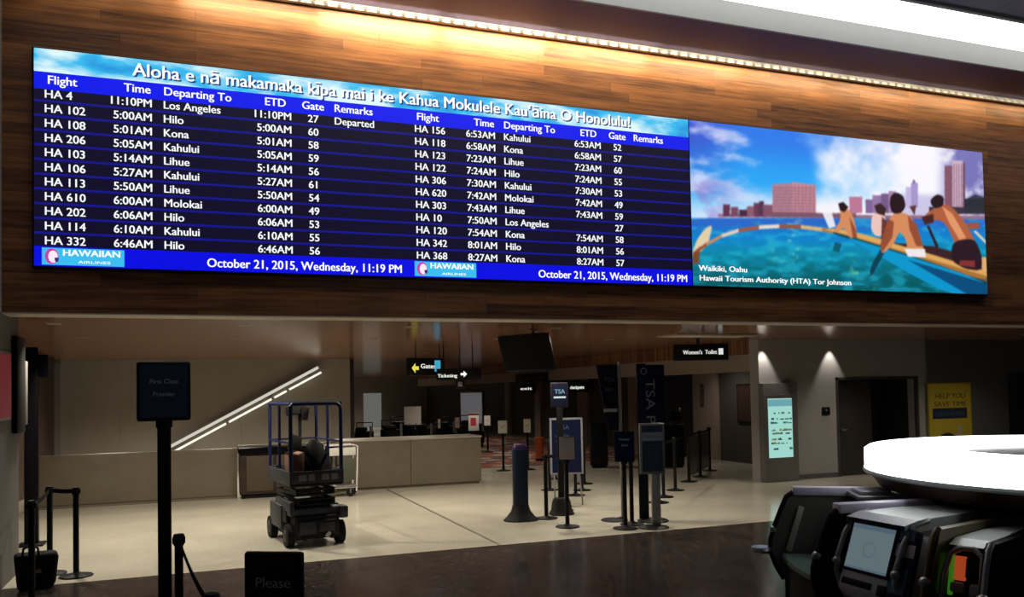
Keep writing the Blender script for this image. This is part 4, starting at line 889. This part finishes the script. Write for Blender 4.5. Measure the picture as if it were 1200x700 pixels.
# ------------------------------------------------------------------ foreground: kiosks round a hub under a glowing ring
HUB = (4.32, -7.30, 0)
t = thing('kiosk_hub', 'round dark centre drum joining the check-in kiosks', 'kiosk base', HUB)
MB().lathe([(0, 0), (.98, 0), (.98, 1.36), (.95, 1.40), (0, 1.40)], 64).build('drum', pm('hub_grey', (.09, .085, .08), .5), t)
MB().lathe([(.985, 1.20), (.995, 1.20), (.995, 1.30), (.985, 1.30)], 64).build('band', M_steel, t)
ring = thing('ring_sign', 'white glowing round ring canopy above the kiosks', 'lit sign', HUB)
MB().lathe([(.75, 1.54), (1.12, 1.535), (1.12, 1.635), (1.10, 1.65), (.735, 1.65), (.72, 1.62), (.72, 1.54)], 96).build('glow_ring', em('ring_glow', (.96, 1.0, 1.0), LIGHT['ring']), ring)
MB().lathe([(.75, 1.512), (1.125, 1.512), (1.13, 1.522), (1.125, 1.535), (.75, 1.54)], 96).build('lower_lip', pm('pale_lip', (.5, .55, .55), .4), ring)
MB().lathe([(0, 1.44), (1.05, 1.44), (1.10, 1.512), (0, 1.512)], 96).build('underside', pm('mahogany', (.055, .014, .008), .4), ring)
MB().lathe([(0, 1.60), (.72, 1.60), (.72, 1.56)], 64).build('inner_disc', pm('disc_grey', (.22, .21, .22), .5), ring)
MB().lathe([(.30, 1.40), (.30, 1.44)], 40).build('neck', M_black, ring)

FIN = [(1.0, 0), (1.56, 0), (1.56, .92), (1.60, .99), (1.628, 1.06), (1.625, 1.12), (1.60, 1.20), (1.565, 1.29), (1.53, 1.37), (1.50, 1.395), (1.0, 1.395)]
def rotT(a, off=0): return Matrix.Rotation(R(a), 4, 'Z')
def fin(parent, a, name='side_panel', mat=None, cap=True, trim=None, lamp_strip=False, inset=.0):
    M = Matrix.Rotation(R(a), 4, 'Z') @ Matrix.Translation((0, .02, 0)) @ Matrix.Rotation(PI / 2, 4, 'X')
    f = MB().prism(FIN, .04, M).build(name, mat or M_blackgl, parent)
    if cap:
        m = MB(); m.T = rotT(a); m.bb((1.0, -.034, 1.385), (1.505, .034, 1.432), .008); m.build('top_trim', pm('purple_lit_trim', (.72, .67, .84), .4, .1), f)  # silver cap coloured pale lilac for the purple light falling on it
    m = MB(); m.T = rotT(a)
    m.tube([(1.56, 0, .92), (1.60, 0, .99), (1.628, 0, 1.07), (1.625, 0, 1.13), (1.60, 0, 1.21), (1.565, 0, 1.30), (1.535, 0, 1.37), (1.50, 0, 1.395)], .021 if cap else .013); m.build('edge_trim', trim or (M_blackm if cap else M_olive), f)
    m = MB(); m.T = rotT(a); m.sph((1.612, 0, 1.19), .024); m.build('edge_stud', M_steel, f)
    if lamp_strip:
        m = MB(); m.T = rotT(a); m.box((1.53, .028, 1.21), (.026, .012, .26), rot=(0, R(-17), 0), bev=.004); m.build('inner_strip', pm('pale_strip', (.42, .40, .38), .4), f)
    return f
def sector(m, r0, r1, z0, z1, a0, a1, n=10):
    a0, a1 = R(a0), R(a1)
    m.lathe([(r0, z0), (r1, z0), (r1, z1), (r0, z1), (r0, z0)], n, a0, a1)
    for a in (a0, a1): m.quad([(r0 * math.cos(a), r0 * math.sin(a), z0), (r1 * math.cos(a), r1 * math.sin(a), z0), (r1 * math.cos(a), r1 * math.sin(a), z1), (r0 * math.cos(a), r0 * math.sin(a), z1)])
    return m
# kiosk A : open bay with a glass shelf between two black side panels
A_ = thing('check_in_kiosk', 'leftmost kiosk bay with greenish glass shelf between black panels', 'kiosk', HUB)
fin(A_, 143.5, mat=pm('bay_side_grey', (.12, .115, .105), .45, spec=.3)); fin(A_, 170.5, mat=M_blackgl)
m = MB(); m.T = rotT(143.5); m.box((1.50, -.03, 1.20), (.03, .014, .26), rot=(0, R(-17), 0), bev=.004); 
m.T = rotT(143.5); m.box((1.50, .03, 1.20), (.03, .014, .26), rot=(0, R(-17), 0), bev=.004); m.build('inner_strip', pm('pale_strip', (.42, .40, .38), .4), A_)
sector(MB(), 1.0, 1.57, 1.04, 1.065, 145, 169.3).build('shelf', M_glass, A_)
sector(MB(), 1.50, 1.54, .0, 1.04, 145, 169.3).build('front_panel', M_blackm, A_)
sector(MB(), 1.0, 1.03, 1.06, 1.395, 145, 169.3).build('back_panel', pm('bay_grey', (.10, .095, .09), .5), A_)
m = MB(); m.T = rotT(143.5); m.lathe([(0, 1.055), (.05, 1.06), (.06, 1.075), (.055, 1.09), (0, 1.085)], 22, c=(1.68, 0, 0)); m.bb((1.6, -.012, 1.06), (1.65, .012, 1.075)); m.build('reader_tray', M_steel, A_)
m = MB(); m.T = rotT(150); m.bb((1.06, -.09, 1.414), (1.20, .09, 1.434), .006); m.bb((1.0, -.15, 1.395), (1.22, .15, 1.415), .004); m.build('top_plate', M_silverd, A_)
# kiosk B : touch screen head
B_ = thing('check_in_kiosk', 'silver touch-screen kiosk in front of the glowing ring', 'kiosk', HUB)
fin(B_, 192.4, mat=M_olive, cap=False)
sector(MB(), 1.50, 1.54, .0, 1.00, 171.8, 190).build('front_panel', M_blackm, B_)
sector(MB(), 1.0, 1.57, 1.00, 1.025, 184.5, 190.2).build('shelf', M_glass, B_)
TB = Matrix.Rotation(R(180.3), 4, 'Z')
hd = MB(); hd.T = TB @ Matrix.Translation((1.50, 0, 1.215)) @ Matrix.Rotation(R(-20), 4, 'Y')
hd.box((-.07, 0, -.01), (.22, .335, .36), bev=.05, seg=4); hd = hd.build('screen_head', pm('head_silver', (.42, .43, .44), .34, .2), B_)
m = MB(); m.T = TB @ Matrix.Translation((1.50, 0, 1.215)) @ Matrix.Rotation(R(-20), 4, 'Y')
m.box((.040, 0, .035), (.012, .268, .228), bev=.012); m.build('bezel', M_blackm, hd)
m = MB(); m.T = TB @ Matrix.Translation((1.50, 0, 1.215)) @ Matrix.Rotation(R(-20), 4, 'Y')
m.quad([(.0475, -.122, -.065), (.0475, .122, -.065), (.0475, .122, .138), (.0475, -.122, .138)]); m.build('touch_screen', em('kiosk_screen', (.105, .150, .165), 1.0), hd)
m = MB(); m.T = TB @ Matrix.Translation((1.50, 0, 1.215)) @ Matrix.Rotation(R(-20), 4, 'Y')
m.quad([(.0482, -.122, .118), (.0482, .122, .118), (.0482, .122, .138), (.0482, -.122, .138)]); m.quad([(.0482, -.122, -.065), (.0482, .122, -.065), (.0482, .122, -.055), (.0482, -.122, -.055)])
for k in range(24):
    a0, a1 = 2 * PI * k / 24, 2 * PI * (k + 1) / 24
    m.quad([(.0482, r_ * math.cos(a_), .03 + r_ * math.sin(a_)) for r_, a_ in ((.036, a0), (.036, a1), (.031, a1), (.031, a0))])
m.build('screen_lines', em('kiosk_screen_dim', (.07, .11, .14), 1.0), hd)
m = MB(); m.T = TB @ Matrix.Translation((1.50, 0, 1.215)) @ Matrix.Rotation(R(-20), 4, 'Y')
m.box((.036, -.035, -.125), (.016, .18, .032), bev=.006); m.box((.036, .11, -.13), (.016, .05, .05), bev=.006); m.build('ticket_slot', M_black, hd)
for sy in (-1, 1):
    m = MB(); m.T = TB
    m.tube([(1.50, sy * .172, 1.0), (1.545, sy * .172, 1.07), (1.565, sy * .172, 1.14), (1.555, sy * .172, 1.21), (1.51, sy * .172, 1.31), (1.45, sy * .170, 1.385), (1.36, sy * .166, 1.40)], .013)
    m.sph((1.562, sy * .172, 1.185), .021); m.build('side_arch', M_silver, hd)
m = MB(); m.T = TB
pv = [(1.50, 1.385), (1.42, 1.405), (1.20, 1.41), (1.0, 1.41)]; hw = [.17, .17, .15, .11]
for (a0, z0), (a1, z1), h0, h1 in zip(pv, pv[1:], hw, hw[1:]): m.quad([(a0, -h0, z0), (a0, h0, z0), (a1, h1, z1), (a1, -h1, z1)]); m.quad([(a0, -h0, z0 - .05), (a1, -h1, z1 - .05), (a1, -h1, z1), (a0, -h0, z0)]); m.quad([(a0, h0, z0 - .05), (a1, h1, z1 - .05), (a1, h1, z1), (a0, h0, z0)])
m.build('top_cover', pm('pale_silver_paint', (.50, .54, .53), .35, .3), B_)
m = MB(); m.T = TB; m.bb((1.0, -.15, .96), (1.46, .15, 1.36), .01); m.build('housing', pm('housing_grey', (.26, .26, .25), .45), B_)
m = MB(); m.T = TB; m.bb((1.46, -.16, .985), (1.66, .16, 1.003), .008); m.build('front_ledge', M_silver, B_)
m = MB(); m.T = Matrix.Rotation(R(186.6), 4, 'Z') @ Matrix.Translation((1.525, 0, 1.225)) @ Matrix.Rotation(R(-20), 4, 'Y')
m.box((0, 0, 0), (.03, .13, .30), bev=.008); pp = m.build('leaflet_panel', M_navy, B_)
m = MB(); m.T = Matrix.Rotation(R(186.6), 4, 'Z') @ Matrix.Translation((1.525, 0, 1.225)) @ Matrix.Rotation(R(-20), 4, 'Y')
m.quad([(.016, -.058, .03), (.016, .058, .03), (.016, .058, .085), (.016, -.058, .085)]); m.build('white_band', pm('band_white', (.42, .42, .5), .5), pp)
m = MB(); m.T = Matrix.Rotation(R(186.6), 4, 'Z') @ Matrix.Translation((1.525, 0, 1.225)) @ Matrix.Rotation(R(-20), 4, 'Y')
m.quad([(.016, -.04, -.13), (.016, .04, -.13), (.016, .045, -.02), (.016, -.045, -.02)]); m.quad([(.016, -.045, .10), (.016, .045, .10), (.016, .045, .15), (.016, -.045, .15)]); m.build('picture', pm('leaflet_blue', (.03, .07, .15), .5), pp)
# kiosk C : payment bay
C_ = thing('check_in_kiosk', 'rightmost kiosk bay with orange and green panel, black side', 'kiosk', (HUB[0], HUB[1], 0)); C_.scale = (1, 1, .975)
fin(C_, 200.3, mat=M_blackgl, cap=False, trim=M_silver)
sector(MB(), 1.50, 1.54, .0, 1.00, 193.6, 199.4).build('front_panel', M_blackm, C_)
sector(MB(), 1.0, 1.57, 1.00, 1.025, 193.6, 199.4).build('shelf', M_glass, C_)
TC = Matrix.Rotation(R(196.5), 4, 'Z')
m = MB(); m.T = TC; m.bb((1.34, -.068, 1.02), (1.43, .075, 1.34), .01); cb = m.build('bay_back', M_blackm, C_)
TCf = TC @ Matrix.Translation((1.49, 0, 1.245)) @ Matrix.Rotation(R(-14), 4, 'Y')
m = MB(); m.T = TCf; m.box((0, -.030, .03), (.02, .045, .10), bev=.006); m.build('orange_panel', em('orange_added_glow', (.42, .06, .015), .75), C_)  # panel and green edge given their own glow against the dark bay
m = MB(); m.T = TCf; m.box((.0, -.064, .0), (.03, .016, .17), bev=.008); m.build('green_edge', em('green_added_glow', (.03, .16, .01), .7), C_)
m = MB(); m.T = TCf; m.box((.01, .035, .035), (.03, .075, .085), bev=.008); m.build('card_reader', M_black, C_)
m = MB(); m.T = TCf; m.box((.012, -.03, -.05), (.03, .06, .045), bev=.014); m.build('receipt_slot', M_concl, C_)
m = MB(); m.T = TCf; m.box((.012, .04, -.055), (.03, .05, .06), bev=.014); m.build('keypad', M_silverd, C_)
m = MB(); m.T = TC
m.tube([(1.50, -.074, 1.0), (1.55, -.074, 1.06), (1.565, -.074, 1.15), (1.54, -.072, 1.25), (1.50, -.06, 1.335), (1.49, -.02, 1.362), (1.49, .03, 1.362), (1.50, .066, 1.335), (1.54, .078, 1.25), (1.565, .08, 1.15), (1.55, .08, 1.06)], .012); m.build('arch_trim', M_silver, C_)
m = MB(); m.T = TC
for (a0, z0), (a1, z1), h0, h1 in zip([(1.49, 1.37), (1.42, 1.39), (1.2, 1.40)], [(1.42, 1.39), (1.2, 1.40), (1.0, 1.40)], [.07, .075, .06], [.075, .06, .045]): m.quad([(a0, -h0, z0), (a0, h0, z0), (a1, h1, z1), (a1, -h1, z1)]); m.quad([(a0, -h0, z0 - .03), (a0, h0, z0 - .03), (a1, h1, z1 - .03), (a1, -h1, z1 - .03)])
m.build('top_cover', pm('pale_silver_paint', (.50, .54, .53), .35, .3), C_)
